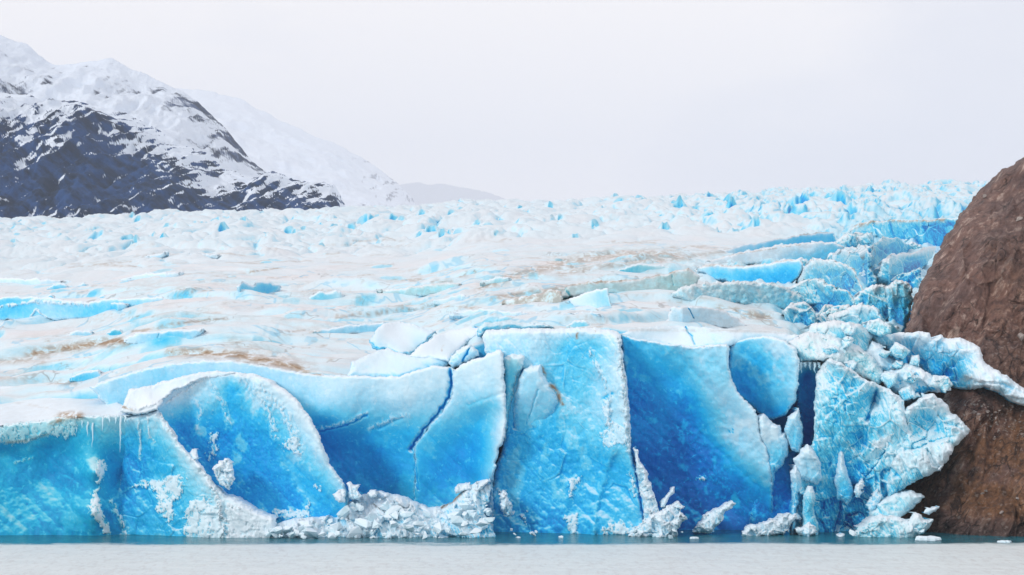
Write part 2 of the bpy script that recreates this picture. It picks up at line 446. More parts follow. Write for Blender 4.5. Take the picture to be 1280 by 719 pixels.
for k in range(190):
    u = rs.uniform(-20, 1000); v = 300 + 115 * rs.uniform() ** 1.2 + (rs.uniform(0, 45) if u < 400 else 0)
    L = rs.uniform(8, 60); sl = rs.uniform(-.12, .06)
    DIRT.append(([(u, v), (u + L * .5, v + sl * L * .5 + rs.uniform(-1.5, 1.5)), (u + L, v + sl * L)], rs.uniform(.5, 1.1), rs.uniform(.15, .55)))

HOLES = []   # moulins and hollows on the upper ice: u, v, half width px, depth m
for (u, v, w, dp) in [(115, 290, 9, 5), (120, 299, 8, 4), (158, 301, 7, 4), (268, 279, 6, 4), (280, 277, 7, 4), (252, 305, 6, 5), (278, 294, 5, 4),
                      (240, 285, 5, 3), (312, 285, 5, 3), (360, 291, 6, 4), (398, 283, 4, 4), (418, 284, 5, 4), (438, 289, 6, 5), (453, 281, 8, 5),
                      (492, 281, 6, 5), (523, 282, 7, 6), (551, 281, 4, 5), (538, 293, 8, 6), (570, 291, 7, 6), (552, 297, 4, 4), (608, 292, 5, 5),
                      (596, 282, 4, 4), (652, 264, 5, 6), (655, 270, 4, 5), (775, 264, 8, 9), (800, 256, 7, 7), (770, 254, 4, 5), (755, 268, 4, 4),
                      (744, 289, 5, 4), (832, 289, 5, 5), (876, 290, 6, 5), (850, 265, 8, 8), (842, 264, 4, 5), (889, 253, 5, 7), (914, 259, 6, 6),
                      (888, 280, 5, 5), (928, 247, 6, 7), (916, 263, 5, 6), (993, 246, 5, 6), (1003, 260, 9, 8), (990, 270, 5, 5), (1038, 255, 8, 8),
                      (1052, 258, 6, 6), (1096, 248, 7, 8), (1105, 244, 5, 7), (945, 272, 8, 5), (1140, 252, 6, 5), (700, 275, 4, 4), (1068, 262, 5, 4)]:
    HOLES.append((u, v, w, dp))
for k in range(70):
    u = rs.uniform(-10, 1215); vtop = float(np.interp(u, VS[:, 0], VS[:, 1]))
    HOLES.append((u, vtop + 4 + rs.uniform() ** 1.3 * (42 if u > 380 else 34), rs.uniform(1.6, 4.6), rs.uniform(2, 5)))

CREV = []
for k in range(130):
    v = 300 + 112 * rs.uniform() ** .9; u = rs.uniform(-30, 960 if v < 400 else 880)
    if u < 430: v += rs.uniform(0, 40)
    CREV.append((u, v, rs.uniform(9, 38) * (.45 + .55 * (v - 290) / 120), rs.uniform(.35, 1.0), rs.uniform(.36, .78), rs.uniform(-.5, .5)))

def glacier():
    us = np.arange(-140, 1420, 1.6)
    ds = np.concatenate([np.arange(522, 700, 1.2), np.arange(700, 1200, 2.4), np.arange(1200, 2760, 4.6), np.arange(2770, 3600, 40)])
    U, D = np.meshgrid(us, ds)
    ze, m = plane_par(U)
    Z = ze + m * (np.minimum(D, 2760) - 515) - np.clip(D - 2760, 0, None) * 0.05
    X = (U - 640) / F0 * D
    V0 = HV - (Z - CZ) / D * F0
    far = sstep(1050, 1500, D + 120 * perlin(X / 90, D / 160)); right = sstep(700, 1000, U)
    near = 1 - sstep(900, 1250, D)
    # broad swells and low ice steps parallel with the front
    w1 = fbm(X / 75, D / 34, 3.3, 4, 5)
    h = near * 2.6 * w1 + near * 0.9 * ridged(X / 60, D / 13, 1.7, 3, 8) - near * 0.9
    h = h + near * (.14 * fbm(X / 7, D / 14, 5.1, 3, 18) + .30 * ridged(X / 26, D / 7, 2.7, 3, 19) - .2)
    # terraces: low scarps facing the lake
    ph = D / 52 + 1.3 * fbm(X / 130, D / 260, 7.7, 3, 12)
    saw = ph - np.floor(ph); terr = (1 - saw) ** 1.5 * sstep(0.0, 0.13, saw)
    tm = sstep(-.15, .35, fbm(X / 70, D / 80, 2.1, 3, 15)) * near
    h = h + 3.4 * terr * tm
    # serac field behind: rounded mounds, sharp blue clefts
    wx = X + 9 * perlin(X / 31, D / 60, 4.4, 40); wy = D + 22 * perlin(X / 37, D / 70, 8.8, 41)
    b1 = np.abs(perlin(wx / 24, wy / 52, 0.5, 42)); b2 = np.abs(perlin(wx / 11, wy / 24, 1.5, 43)); b3 = np.abs(perlin(wx / 5, wy / 11, 2.5, 44))
    amp = far * (4.0 + 2.2 * right + 1.8 * fbm(X / 120, D / 300, 9.9, 2, 50))
    sh = 2.1 * np.minimum(b1, .55) + (.75 + .25 * right) * np.minimum(b2, .5) + (.28 + .1 * right) * b3
    h = h + amp * (sh - 0.55) * 1.15 + far * 5.0 * fbm(X / 90, D / 240, 5.5, 3, 55)
    cleft = np.exp(-(np.minimum(b1 / .05, b2 / .03 + 1.2)) ** 2) * far
    FR = 0.14 + 0.16 * fbm(X / 26, D / 30, 6.1, 5, 60) * near + 0.08 * fbm(X / 26, D / 60, 6.1, 4, 64) + 0.62 * cleft * sstep(-.2, .3, fbm(X / 45, D / 120, 3.9, 3, 61)) + .06 * far
    h = h - 1.6 * cleft
    # icefall at the right-hand edge: the surface breaks up and drops towards the rock
    fall = sstep(14, -14, sdf([(850, 335), (930, 312), (1040, 288), (1110, 274), (1230, 268), (1230, 300), (1140, 425), (1010, 430), (975, 385), (900, 352)], U, V0))
    cr = ridged(X / 17 + .4 * D / 60, D / 34, 4.2, 4, 66, .6)
    h = h + fall * (2.2 * cr - 5.0 + 2.5 * fbm(X / 9, D / 20, 1.1, 3, 68))
    FR = FR + fall * (.30 + .30 * sstep(.9, .2, cr))
    # hollows
    for (u, v, w, dp) in HOLES:
        dd = plane_d(u, v); r = w / F0 * dd; x0 = (u - 640) / F0 * dd
        sel = (np.abs(D - dd) < r * 9) & (np.abs(X - x0) < r * 3)
        if not sel.any(): continue
        xx = X[sel] - x0; yy = (D[sel] - dd)
        ang = 1 + 0.3 * perlin(xx / r + u, yy / r / 4, v * .3)
        rr = np.sqrt((xx / r) ** 2 + (yy / (r * 4.2)) ** 2) * ang
        # a bowl cut into a mound: the back wall stands up behind it and faces the lake
        back = np.exp(-((xx / (1.5 * r)) ** 2)) * np.exp(-((yy - r * 3.2) / (r * 2.4)) ** 2)
        bowl = sstep(1.0, 0.25, rr)
        h[sel] += dp * 1.15 * back - dp * 0.9 * bowl
        FR[sel] = np.maximum(FR[sel], (0.66 + .3 * ((int(u) * 7) % 5) / 5) * sstep(1.2, 0.8, rr))
    for (u, v, w, dp, fr, sk) in CREV:       # short open crevasses across the flow
        dd = plane_d(u, v); r = w / F0 * dd; x0 = (u - 640) / F0 * dd; ry = 3.2 + dd / 260
        sel = (np.abs(D - dd) < ry * 8) & (np.abs(X - x0) < r * 1.8)
        if not sel.any(): continue
        xx = (X[sel] - x0) / r; yy = (D[sel] - dd - sk * (X[sel] - x0) * 1.2 - 2.2 * perlin(X[sel] / 5, D[sel] / 30, u)) / ry
        env = np.clip(1 - xx ** 2, 0, 1) ** 1.3 * (.55 + .6 * sstep(-.4, .3, fbm(X[sel] / 4, D[sel] / 60, u * .7, 3, 9)))
        tr = np.exp(-(yy + .2) ** 4) * env
        bk = sstep(.4, 1.1, yy) * np.exp(-np.clip(yy - 1, 0, None) / 4.5) * env
        h[sel] += -dp * .7 * tr + dp * .75 * bk
        FR[sel] = np.maximum(FR[sel], fr * sstep(.15, .55, env) * np.exp(-((yy - .55) / .62) ** 4))
    # steepness gives bare walls their blue; mounds and folds get shade painted blue
    Zf = Z + h - 55 * sstep(1128, 1150, U + 10 * perlin(D / 9, U / 20)) * sstep(720, 640, D)
    dzy = np.gradient(Zf, axis=0) / np.gradient(D, axis=0)
    dzx = np.gradient(Zf, axis=1) / np.maximum(np.gradient(X, axis=1), .2)
    steep = np.sqrt(dzy ** 2 + dzx ** 2)
    FR = FR + far * (.05 + .24 * right) * sstep(.35, 1.1, steep)  # blue shading on the sides of the far mounds, painted into the tone
    FR = FR + near * .20 * sstep(.16, .6, steep) * (1 - sstep(.25, .6, fall))  # blue shade of the near folds, painted into the tone
    FR = FR + 0.42 * sstep(0.45, 1.5, steep) * (0.6 + 0.6 * sstep(-.3, .4, fbm(X / 20, D / 40, 1.2, 3, 70)))
    V = HV - (Zf - CZ) / D * F0
    SURF['g'] = (us, ds, V)
    DT = 0.11 * near * sstep(-.2, .5, fbm(X / 45, D / 26, 2.9, 5, 77)) + 0.08 * sstep(.1, .6, fbm(X / 20, D / 60, 2.3, 4, 78)) * (1 - far)
    for pl, wd, s_ in DIRT:
        a = np.array(pl); lo = a.min(0) - 4 * wd - 3; hi = a.max(0) + 4 * wd + 3
        sel = (U > lo[0]) & (U < hi[0]) & (V > lo[1]) & (V < hi[1])
        if sel.any():
            q = np.exp(-(seg_dist(pl, U[sel], V[sel] + 1.5 * perlin(U[sel] / 14, V0[sel] / 4, 3.0)) / wd) ** 2)
            DT[sel] = np.maximum(DT[sel], s_ * q)
    FR = np.clip(FR, 0, 1)
    # front wall under the edge
    zs = np.linspace(0, 1, 50)[:, None]
    zt = Zf[0][None, :]; zw = -2 + (zt + 2) * zs
    uw = np.repeat(us[None, :], 50, 0)
    dw = 522 + 1.2 * fbm(X[:1] / 8 + 0 * zs, zw / 9, 4.4, 4, 80) * np.sin(np.pi * zs) + 0 * zw
    cw = np.stack([(uw - 640) / F0 * 522, dw, zw], -1)[:-1]
    tw = np.stack([np.clip(.93 - .35 * zs ** 6 + 0 * zw, 0, 1), 0 * zw, 0 * zw], -1)[:-1]
    co = np.concatenate([cw, np.stack([X, D, Zf], -1)]); tone = np.concatenate([tw, np.stack([FR, DT, 0.25 + 0 * FR], -1)])
    # sink the surface a little where the right-hand icefall blocks and rock stand
    nr, nc = co.shape[:2]
    o = make_mesh('glacier', co.reshape(-1, 3), grid_faces(nr, nc), ICE_FAR, tone.reshape(-1, 3))
    return tag(o, 'broad snow-white glacier surface rising from the blue ice front to the skyline', 'glacier', kind='structure')
GL = glacier()

# ------------------------------------------------------------------ front of the glacier, left to right
B = block
front = []
CLIFF = B('ice_cliff', [(-110, 533), (0, 531), (40, 527), (70, 522), (100, 520), (130, 519), (164, 519), (172, 540), (166, 580), (160, 620), (165, 692), (-110, 692)],
  d=[(-100, 533, -3), (-100, 690, -6), (0, 531, -4), (0, 552, -3.8), (0, 562, -1), (0, 672, -6), (60, 545, -3.6), (60, 560, -0.5), (60, 600, .5), (90, 575, -1), (105, 600, -4.5), (118, 590, -7),
     (118, 640, -8), (95, 660, -6), (137, 575, 0), (150, 600, 2), (150, 540, -1), (162, 640, 0), (140, 520, -3.4), (100, 521, -4)],
  f=[(-100, 540, .42), (0, 535, .42), (60, 530, .38), (100, 522, .3), (150, 521, .3), (0, 558, .76), (60, 548, .74), (100, 545, .74), (0, 600, .78), (70, 600, .86), (90, 650, .8), (110, 570, .72), (140, 560, .8),
     (150, 600, .88), (0, 665, .8), (60, 665, .88), (-100, 600, .8)],
  teal=.75, rough=.55, rim=.3, edge=1.2, edge_px=4, frost=.16,
  patches=[([(-120, 533), (0, 531), (70, 522), (95, 520), (95, 541), (85, 546), (60, 544), (35, 552), (0, 556), (-120, 560)], .36),
           ([(122, 573), (133, 581), (128, 598), (122, 620), (127, 640), (137, 660), (135, 672), (124, 655), (112, 640), (119, 612), (124, 590)], .1)],
  lines=[([(139, 628), (150, 645), (157, 662), (158, 674)], 4, -.7, .3), ([(20, 578), (40, 572)], 2, -.2, .45)],
  dirts=[([(64, 533), (85, 520), (100, 520)], 4, .9), ([(0, 554), (35, 551), (60, 543)], 2, .5)],
  label='low turquoise ice cliff under a flat snowy shelf, at the left end of the front', cat='ice cliff')
B('snow_top', parent=CLIFF, poly=[(-110, 533), (0, 532), (40, 528), (70, 523), (100, 521), (130, 520), (165, 520), (158, 510), (148, 504), (141, 492), (137, 486), (100, 483), (0, 483), (-110, 483)],
  d=[(-100, 533, -3.2), (0, 531, -4), (100, 520, -4), (160, 520, -3), (145, 503, 16), (137, 487, 40), (100, 484, 52), (0, 484, 60), (-100, 484, 60), (50, 505, 25)],
  f=.1, rough=.5, rim=0, edge=0.2, frost=0, thick=6, dirt=.07, wob=.8, grain=.5,
  dirts=[([(66, 528), (80, 518), (100, 520)], 5, .95), ([(58, 476), (95, 486)], 3, .6), ([(0, 500), (60, 510)], 2, .25), ([(20, 490), (120, 500)], 1.5, .3)],)
B('ice_buttress', [(135, 520), (160, 519), (185, 515), (197, 511), (207, 525), (218, 538), (222, 550), (235, 565), (250, 578), (258, 590), (270, 607), (283, 618), (300, 625), (320, 637), (345, 648), (350, 692), (120, 692),
  (128, 640), (148, 600), (150, 560)],
  d=[(165, 520, -3), (200, 515, -4), (220, 545, -6), (250, 580, -8.5), (280, 618, -10.5), (340, 650, -11), (150, 560, 1), (180, 560, -1), (150, 600, 1.5), (170, 620, -2), (200, 600, -3), (230, 620, -7), (150, 670, -3),
     (200, 670, -6), (260, 670, -11), (345, 680, -12)],
  f=[(165, 520, .25), (200, 515, .2), (150, 555, .8), (180, 555, .72), (200, 560, .7), (160, 600, .86), (190, 600, .8), (220, 590, .66), (160, 650, .8), (200, 650, .76), (240, 630, .6), (270, 650, .4), (300, 640, .2), (340, 655, .12),
     (250, 585, .15), (215, 540, .2), (225, 665, .74), (185, 535, .62)],
  rough=.75, facet=.35, facet_size=5, frost=.3, teal=.25,
  patches=[([(165, 609), (178, 600), (205, 601), (222, 593), (230, 598), (227, 618), (217, 632), (218, 662), (206, 650), (196, 640), (196, 620), (188, 608)], .18),
           ([(231, 640), (240, 628), (255, 622), (275, 640), (281, 676), (231, 676)], .18), ([(285, 632), (310, 635), (350, 650), (350, 692), (295, 692), (282, 665)], .1)],
  lines=[([(197, 511), (207, 526), (218, 540), (230, 560), (245, 577), (262, 598), (274, 630), (279, 668)], 4.5, -1.0, .1), ([(150, 523), (152, 570)], 1.5, -.4, .25), ([(172, 522), (176, 560), (174, 573)], 2.2, -.4, .3),
         ([(184, 520), (187, 545), (192, 552)], 1.6, -.4, .25), ([(128, 628), (140, 640), (152, 655), (160, 672)], 4, -.5, .35)],
  label='blue ice buttress patched with white frost and edged by a white crest', cat='ice buttress')
DOME = B('ice_dome', [(150, 513), (157, 498), (162, 487), (190, 482), (215, 474), (240, 467), (270, 465), (300, 465), (320, 468), (340, 476), (355, 486), (370, 498), (382, 513), (392, 530), (400, 545), (405, 560), (412, 578), (425, 598), (437, 618),
  (437, 692), (225, 692), (230, 600), (190, 522)],
  d=[(160, 490, -1), (200, 485, 1), (165, 510, -3), (270, 466, 2), (270, 500, 1), (225, 525, 4), (270, 560, 3.5), (300, 600, 3), (340, 478, 0), (375, 510, -2.5), (400, 550, -4), (425, 600, -5.5), (340, 560, 0.5), (380, 600, -1.5),
     (340, 640, 0), (420, 650, -4), (270, 640, 3)],
  f=[(163, 490, .1), (160, 505, .06), (200, 495, .2), (240, 470, .15), (300, 468, .2), (350, 488, .15), (385, 525, .15), (402, 555, .2), (425, 600, .35), (225, 505, .36), (240, 520, .72), (220, 530, .8), (290, 487, .74), (310, 500, .6),
     (270, 500, .5), (270, 530, .8), (240, 560, .84), (290, 570, .86), (300, 610, .88), (340, 560, .84), (340, 520, .6), (365, 560, .66), (385, 590, .62), (350, 610, .86), (400, 610, .72), (415, 640, .76), (330, 640, .82), (370, 530, .32), (185, 500, .14), (210, 490, .16)],
  rough=.8, rim=.5, frost=.45, edge=2.2, edge_px=7,
  lines=[([(262, 480), (280, 505), (286, 528)], 4, -.3, .3), ([(300, 470), (335, 510), (345, 545)], 5, -.4, .3), ([(325, 480), (360, 520), (374, 565)], 6, -.4, .25), ([(233, 490), (252, 510), (246, 535)], 3, -.2, .3),
         ([(350, 560), (375, 610), (395, 630)], 4, .5, .62), ([(165, 488), (200, 508), (225, 492), (262, 470)], 2, -.5, .08)],
  patches=[([(346, 556), (372, 547), (375, 572), (362, 563)], .2), ([(262, 542), (272, 541), (272, 560), (261, 577)], .15), ([(340, 640), (355, 637), (382, 637), (386, 628), (387, 645), (360, 650)], .2), ([(394, 608), (396, 606), (401, 611), (397, 614)], .1)],
  label='big rounded blue ice dome with a white shoulder and frosted streaks', cat='ice dome')
B('snow_shoulder', parent=DOME, poly=[(151, 514), (157, 498), (162, 487), (190, 482), (215, 474), (240, 467), (270, 464), (300, 466), (280, 472), (255, 474), (235, 481), (218, 489), (205, 500), (197, 512), (180, 517), (162, 518)],
  d=[(160, 490, -1.5), (200, 484, .2), (165, 512, -4), (195, 510, -4.6), (220, 488, -1.2), (240, 468, 1), (270, 466, 1.2), (295, 467, 1.4), (240, 478, .2)], f=[(160, 495, .1), (195, 486, .16), (200, 500, .1), (250, 471, .14), (180, 510, .06)], rough=.5, rim=0, frost=0, edge=1.2, edge_px=3, thick=6,
  lines=[([(166, 512), (200, 503), (222, 487), (255, 472)], 2.2, -.7, .04)], dirts=[([(152, 508), (165, 512)], 1.6, .8)])
def icicle(parent, u, v, L, d, w):
    r = random.Random(int(u * 7)); n = 7; rings = 9; vs_, ts = [], []
    dd = 500 + d; top = world(u, v, dd); H = L / F0 * dd; R = w / F0 * dd
    wob = [r.uniform(-.25, .25) * R for _ in range(rings + 1)]
    for k in range(rings):
        t = k / (rings - 1); rad = R * (1 - t) ** .7 * (.85 + .3 * r.random()) + .02
        for j in range(n):
            a = 2 * math.pi * j / n
            vs_.append((top[0] + wob[k] * 2 + rad * math.cos(a), top[1] + .6 * rad * math.sin(a) - .2 - .5 * t, top[2] - t * H)); ts.append((.12 + .25 * t, 0, .3))
    fs = [(k * n + j, k * n + (j + 1) % n, (k + 1) * n + (j + 1) % n, (k + 1) * n + j) for k in range(rings - 1) for j in range(n)]
    make_mesh('icicle', vs_, np.array(fs), ICE, np.array(ts), True, parent)
for u, L, w in ((96, 22, 1.5), (103, 16, 1.4), (110, 26, 1.6), (116, 40, 1.4), (129, 20, 1.2), (137, 9, 1.8), (145, 11, 1.6), (151, 46, 1.3), (157, 10, 1.6)): icicle(CLIFF, u, 519.5, L, -3.2, w)
B('ice_wall', [(112, 484), (126, 478), (150, 470), (190, 458), (240, 451), (290, 450), (330, 456), (380, 466), (440, 470), (500, 470), (520, 463), (545, 457), (562, 459), (567, 462), (569, 480), (565, 498), (554, 515), (537, 535), (523, 552),
  (519, 562), (520, 580), (522, 692), (330, 692), (330, 560), (150, 525)],
  d=[(150, 490, 16), (200, 460, 14), (290, 452, 14), (330, 470, 13), (400, 475, 10), (400, 520, 8.5), (400, 540, 12), (420, 560, 15), (460, 600, 16), (480, 480, 8), (500, 500, 7), (545, 460, 6), (555, 490, 6), (520, 540, 9), (510, 600, 12),
     (450, 640, 14), (515, 670, 11), (430, 528, 9), (450, 545, 13), (490, 540, 11)],
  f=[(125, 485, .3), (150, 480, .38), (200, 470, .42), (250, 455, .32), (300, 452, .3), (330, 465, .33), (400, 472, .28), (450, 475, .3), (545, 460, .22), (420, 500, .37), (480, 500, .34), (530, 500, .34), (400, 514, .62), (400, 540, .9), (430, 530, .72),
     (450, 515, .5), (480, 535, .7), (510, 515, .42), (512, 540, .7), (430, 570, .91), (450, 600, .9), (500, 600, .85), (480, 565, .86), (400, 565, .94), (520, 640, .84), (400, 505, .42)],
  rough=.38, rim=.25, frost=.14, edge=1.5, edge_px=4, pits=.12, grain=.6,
  lines=[([(400, 539), (420, 535), (440, 529), (458, 519)], 1.5, .6, .92), ([(398, 535), (420, 531), (440, 525), (458, 516)], 2.5, -.3, .36), ([(563, 458), (564, 480), (560, 497), (549, 515), (531, 535), (518, 553), (514, 562)], 2.4, 1.6, .9), ([(473, 536), (490, 528), (503, 523)], 2.0, .4, None), ([(460, 536), (490, 524), (510, 518)], 3.5, -.3, .36)],
  dirts=[([(290, 449), (340, 457), (400, 468)], 2.0, .7)],
  label='long ice wall, pale above and deep blue below, between dome and crack', cat='ice wall')
B('ice_slab', [(566, 462), (575, 458), (590, 450), (604, 446), (615, 440), (626, 437), (629, 442), (630, 470), (632, 500), (633, 530), (632, 545), (625, 560), (620, 580), (616, 605), (618, 692), (516, 692), (518, 580), (517, 560),
  (522, 551), (535, 534), (552, 515), (563, 498), (567, 480)],
  d=[(570, 465, 4), (626, 440, 1), (630, 500, 0), (632, 540, -1), (600, 480, 2.0), (560, 520, 6), (600, 505, 2), (600, 525, 5), (540, 550, 9), (580, 560, 9), (600, 600, 8), (614, 590, 2), (540, 620, 11), (580, 640, 7), (616, 670, 0), (620, 560, 1)],
  f=[(570, 462, .28), (600, 452, .22), (626, 440, .15), (600, 480, .28), (560, 510, .36), (620, 480, .3), (629, 500, .22), (632, 540, .15), (555, 533, .62), (600, 512, .6), (622, 505, .5), (600, 540, .76), (560, 560, .8), (530, 560, .7),
     (590, 590, .85), (560, 610, .88), (618, 570, .45), (613, 590, .5), (535, 600, .84), (625, 550, .25), (600, 560, .8)],
  rough=.4, rim=.4, frost=.16, edge=1.5, edge_px=5, pits=.1, grain=.6,
  lines=[([(585, 506), (600, 501), (628, 492)], 2.5, .25, None), ([(516, 562), (520, 590), (523, 612)], 1.6, .5, None)],
  label='tall leaning ice slab right of the winding crack, pale top and blue foot', cat='ice slab')
B('ice_shard', [(561, 453), (568, 441), (577, 434), (588, 430), (596, 436), (599, 446), (585, 453), (572, 458), (566, 462)], d=10, f=[(570, 445, .4), (590, 433, .3), (585, 450, .45)], rough=.4, rim=.4, frost=.1,
  lines=[([(588, 434), (578, 452)], 1.5, .8, .9)], label='small pale ice shard wedged in the forked crack above the leaning slab', cat='ice shard')
BUT = B('ice_buttress', [(602, 420), (608, 413), (640, 411), (700, 410), (735, 409), (755, 411), (770, 413), (776, 418), (778, 440), (783, 470), (786, 500), (788, 530), (789, 560), (795, 580), (805, 610), (812, 640), (818, 692), (600, 692), (612, 620),
  (618, 590), (628, 560), (630, 530), (628, 500), (628, 460), (606, 440)],
  d=[(605, 425, 9), (640, 415, 8), (700, 412, 6), (770, 415, 3), (640, 440, 7), (700, 450, 6), (640, 500, 7), (660, 480, 5.5), (680, 500, 5), (700, 550, 4), (640, 580, 6), (650, 640, 4), (700, 640, 0), (745, 480, 3.5), (765, 480, 0), (786, 500, -2),
     (789, 560, -2), (768, 560, -1), (750, 600, 2), (800, 640, -4), (770, 650, -3), (740, 670, -3), (620, 640, 5), (720, 470, 5), (630, 600, 7), (775, 430, 0)],
  f=[(610, 418, .22), (640, 416, .26), (700, 414, .26), (735, 412, .15), (640, 430, .36), (660, 450, .38), (690, 440, .48), (712, 432, .66), (742, 428, .6), (765, 425, .36), (775, 460, .26), (784, 500, .26), (787, 540, .3), (768, 520, .36), (720, 455, .6),
     (690, 480, .62), (670, 490, .5), (660, 520, .6), (640, 480, .7), (635, 540, .76), (690, 530, .72), (720, 515, .52), (742, 480, .46), (700, 570, .79), (660, 580, .78), (640, 620, .77), (700, 620, .8), (740, 580, .77), (760, 600, .73), (780, 590, .76),
     (740, 640, .75), (700, 660, .86), (640, 660, .82), (800, 640, .6), (805, 660, .5), (770, 650, .7), (660, 430, .34)],
  rough=.85, facet=.22, facet_size=6, rim=.35, frost=.32, pits=.2,
  lines=[([(775, 425), (780, 465), (784, 500), (786, 540), (788, 560)], 6, -1.4, .26), ([(738, 440), (752, 470), (762, 495), (758, 530)], 3, -.8, .36), ([(765, 560), (754, 600), (743, 640), (740, 672)], 6, -1.0, None), ([(790, 565), (798, 610), (806, 655)], 1.5, 1.2, .9),
         ([(644, 535), (646, 500), (653, 462)], 1.8, .9, .85), ([(755, 498), (765, 492)], 3, .4, .66)],
  patches=[([(752, 510), (758, 498), (765, 515), (762, 530), (758, 528)], .2), ([(750, 545), (765, 530), (785, 540), (786, 552), (768, 556), (755, 556)], .28), ([(708, 600), (726, 595), (716, 615), (718, 622), (708, 625), (712, 612)], .2), ([(784, 585), (792, 600), (797, 620), (790, 610)], .2),
           ([(706, 645), (720, 645), (721, 665), (714, 667)], .25), ([(622, 612), (632, 615), (641, 640), (630, 645), (626, 630)], .12), ([(655, 635), (658, 640), (656, 655), (652, 645)], .15), ([(750, 660), (775, 650), (785, 660), (810, 660), (815, 668), (750, 668)], .2)],
  dirts=[([(722, 416), (721, 424)], 1.5, 1.0), ([(744, 415), (742, 422)], 1.5, 1.0), ([(690, 482), (698, 492), (703, 505)], 2.6, 1.0), ([(677, 457), (682, 472)], 2, .9)],
  label='massive central blue buttress with a pale vertical ridge on its right', cat='ice buttress')
B('ice_flake', parent=BUT, poly=[(641, 545), (642, 500), (648, 475), (655, 461), (665, 457), (676, 456), (679, 468), (688, 480), (697, 493), (701, 503), (695, 515), (680, 532), (660, 550)],
  d=[(655, 461, 2.5), (676, 456, 2.5), (699, 497, 3), (642, 545, 6.3), (680, 530, 5.2), (665, 490, 2.5), (660, 548, 6)], f=[(655, 465, .33), (676, 458, .3), (690, 490, .36), (660, 500, .44), (650, 540, .62), (685, 525, .6)], rough=.5, rim=.2, frost=.25, thick=10,
  dirts=[([(689, 482), (698, 492), (702, 503)], 2.6, 1.0)], lines=[([(673, 488), (668, 500), (664, 515), (658, 530)], 1.2, .35, None)])

B('ice_flake', parent=BUT, poly=[(629, 447), (640, 443), (652, 442), (657, 446), (655, 455), (647, 470), (642, 500), (636, 530), (631, 562), (628, 520), (629, 490)], d=[(640, 445, 3.5), (640, 500, 5), (632, 560, 6)],
  f=[(645, 444, .25), (640, 460, .52), (636, 500, .66), (632, 550, .7)], teal=.6, rough=.3, rim=.2, thick=9)
B('ice_cliff', [(776, 416), (790, 422), (815, 426), (840, 430), (868, 433), (890, 431), (908, 430), (912, 435), (911, 455), (915, 475), (922, 490), (935, 503), (945, 513), (948, 525), (950, 540), (958, 560), (964, 585), (966, 610), (968, 692),
  (800, 692), (800, 600), (788, 560), (780, 470)],
  d=[(780, 425, 8), (783, 470, 9), (790, 560, 11), (800, 620, 12), (840, 432, 4), (905, 432, 0), (910, 460, 0), (850, 470, 7), (880, 470, 3), (890, 500, 3.5), (870, 520, 8), (920, 500, 1), (900, 560, 8), (940, 540, 1.5), (935, 580, 4), (960, 590, 2),
     (850, 600, 12), (900, 630, 11), (960, 650, 7), (870, 660, 9)],
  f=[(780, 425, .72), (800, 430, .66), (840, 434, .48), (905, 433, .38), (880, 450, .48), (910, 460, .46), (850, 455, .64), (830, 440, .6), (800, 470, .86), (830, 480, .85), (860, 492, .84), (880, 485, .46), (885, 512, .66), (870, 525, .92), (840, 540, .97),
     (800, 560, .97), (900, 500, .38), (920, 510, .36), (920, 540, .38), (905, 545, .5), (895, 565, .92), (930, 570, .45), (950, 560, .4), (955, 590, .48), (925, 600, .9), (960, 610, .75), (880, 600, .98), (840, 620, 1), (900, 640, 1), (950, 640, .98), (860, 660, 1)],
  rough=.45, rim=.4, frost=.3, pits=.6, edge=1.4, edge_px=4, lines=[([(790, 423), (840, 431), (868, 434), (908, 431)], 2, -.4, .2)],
  patches=[([(872, 597), (882, 597), (882, 599), (873, 600)], .2), ([(911, 538), (916, 540), (913, 544)], .9)],
  label='broad indigo ice face crossed by a pale dimpled diagonal band', cat='ice cliff')
B('ice_cliff', [(912, 432), (930, 423), (955, 420), (970, 422), (985, 428), (995, 436), (999, 450), (998, 480), (996, 500), (985, 515), (977, 522), (960, 525), (948, 517), (935, 505), (920, 492), (910, 470)],
  d=[(920, 435, 9), (955, 422, 6), (990, 435, 4), (995, 490, 3), (950, 470, 9), (925, 490, 12), (960, 515, 12), (985, 510, 7)],
  f=[(915, 440, .76), (940, 430, .5), (960, 424, .36), (985, 435, .42), (995, 460, .4), (950, 450, .68), (970, 470, .64), (930, 470, .8), (950, 490, .74), (970, 500, .58), (990, 490, .45), (955, 518, .92), (935, 502, .92), (980, 518, .86)],
  rough=.5, rim=.4, frost=.35, pits=.75, edge=1.5, edge_px=5, label='speckled blue ice face hollowed between the pale diagonal band and dark slot', cat='ice cliff')
B('ice_wall', [(950, 560), (985, 560), (1000, 556), (1004, 692), (930, 692)], d=[(950, 570, 7), (1000, 570, 9), (960, 680, 5), (1000, 680, 8)], f=[(965, 580, .86), (1000, 590, .96), (970, 650, .97)], rough=.6, frost=.25, rim=0,
  label='dark blue recessed ice wall at the water below the narrow slot', cat='ice wall')
B('ice_block', [(946, 520), (955, 517), (965, 528), (975, 532), (978, 541), (982, 540), (986, 550), (985, 570), (970, 592), (966, 612), (960, 590), (956, 570), (948, 545)], d=[(950, 525, 0), (980, 560, 2), (965, 600, 2)],
  f=[(950, 525, .25), (975, 535, .2), (965, 560, .4), (982, 550, .3), (980, 565, .55), (966, 595, .7)], rough=.8, facet=.3, frost=.3, thick=10, label='tapering pale ice block under the speckled blue face', cat='ice block')
B('ice_block', [(979, 537), (985, 522), (998, 510), (1003, 530), (1004, 550), (1000, 566), (990, 563), (983, 550)], d=[(985, 530, 0), (1000, 540, 1)], f=[(998, 514, .3), (990, 550, .55), (1000, 555, .6)], rough=.6, facet=.25, thick=10,
  label='smooth pale ice block on the left edge of the narrow slot', cat='ice block')
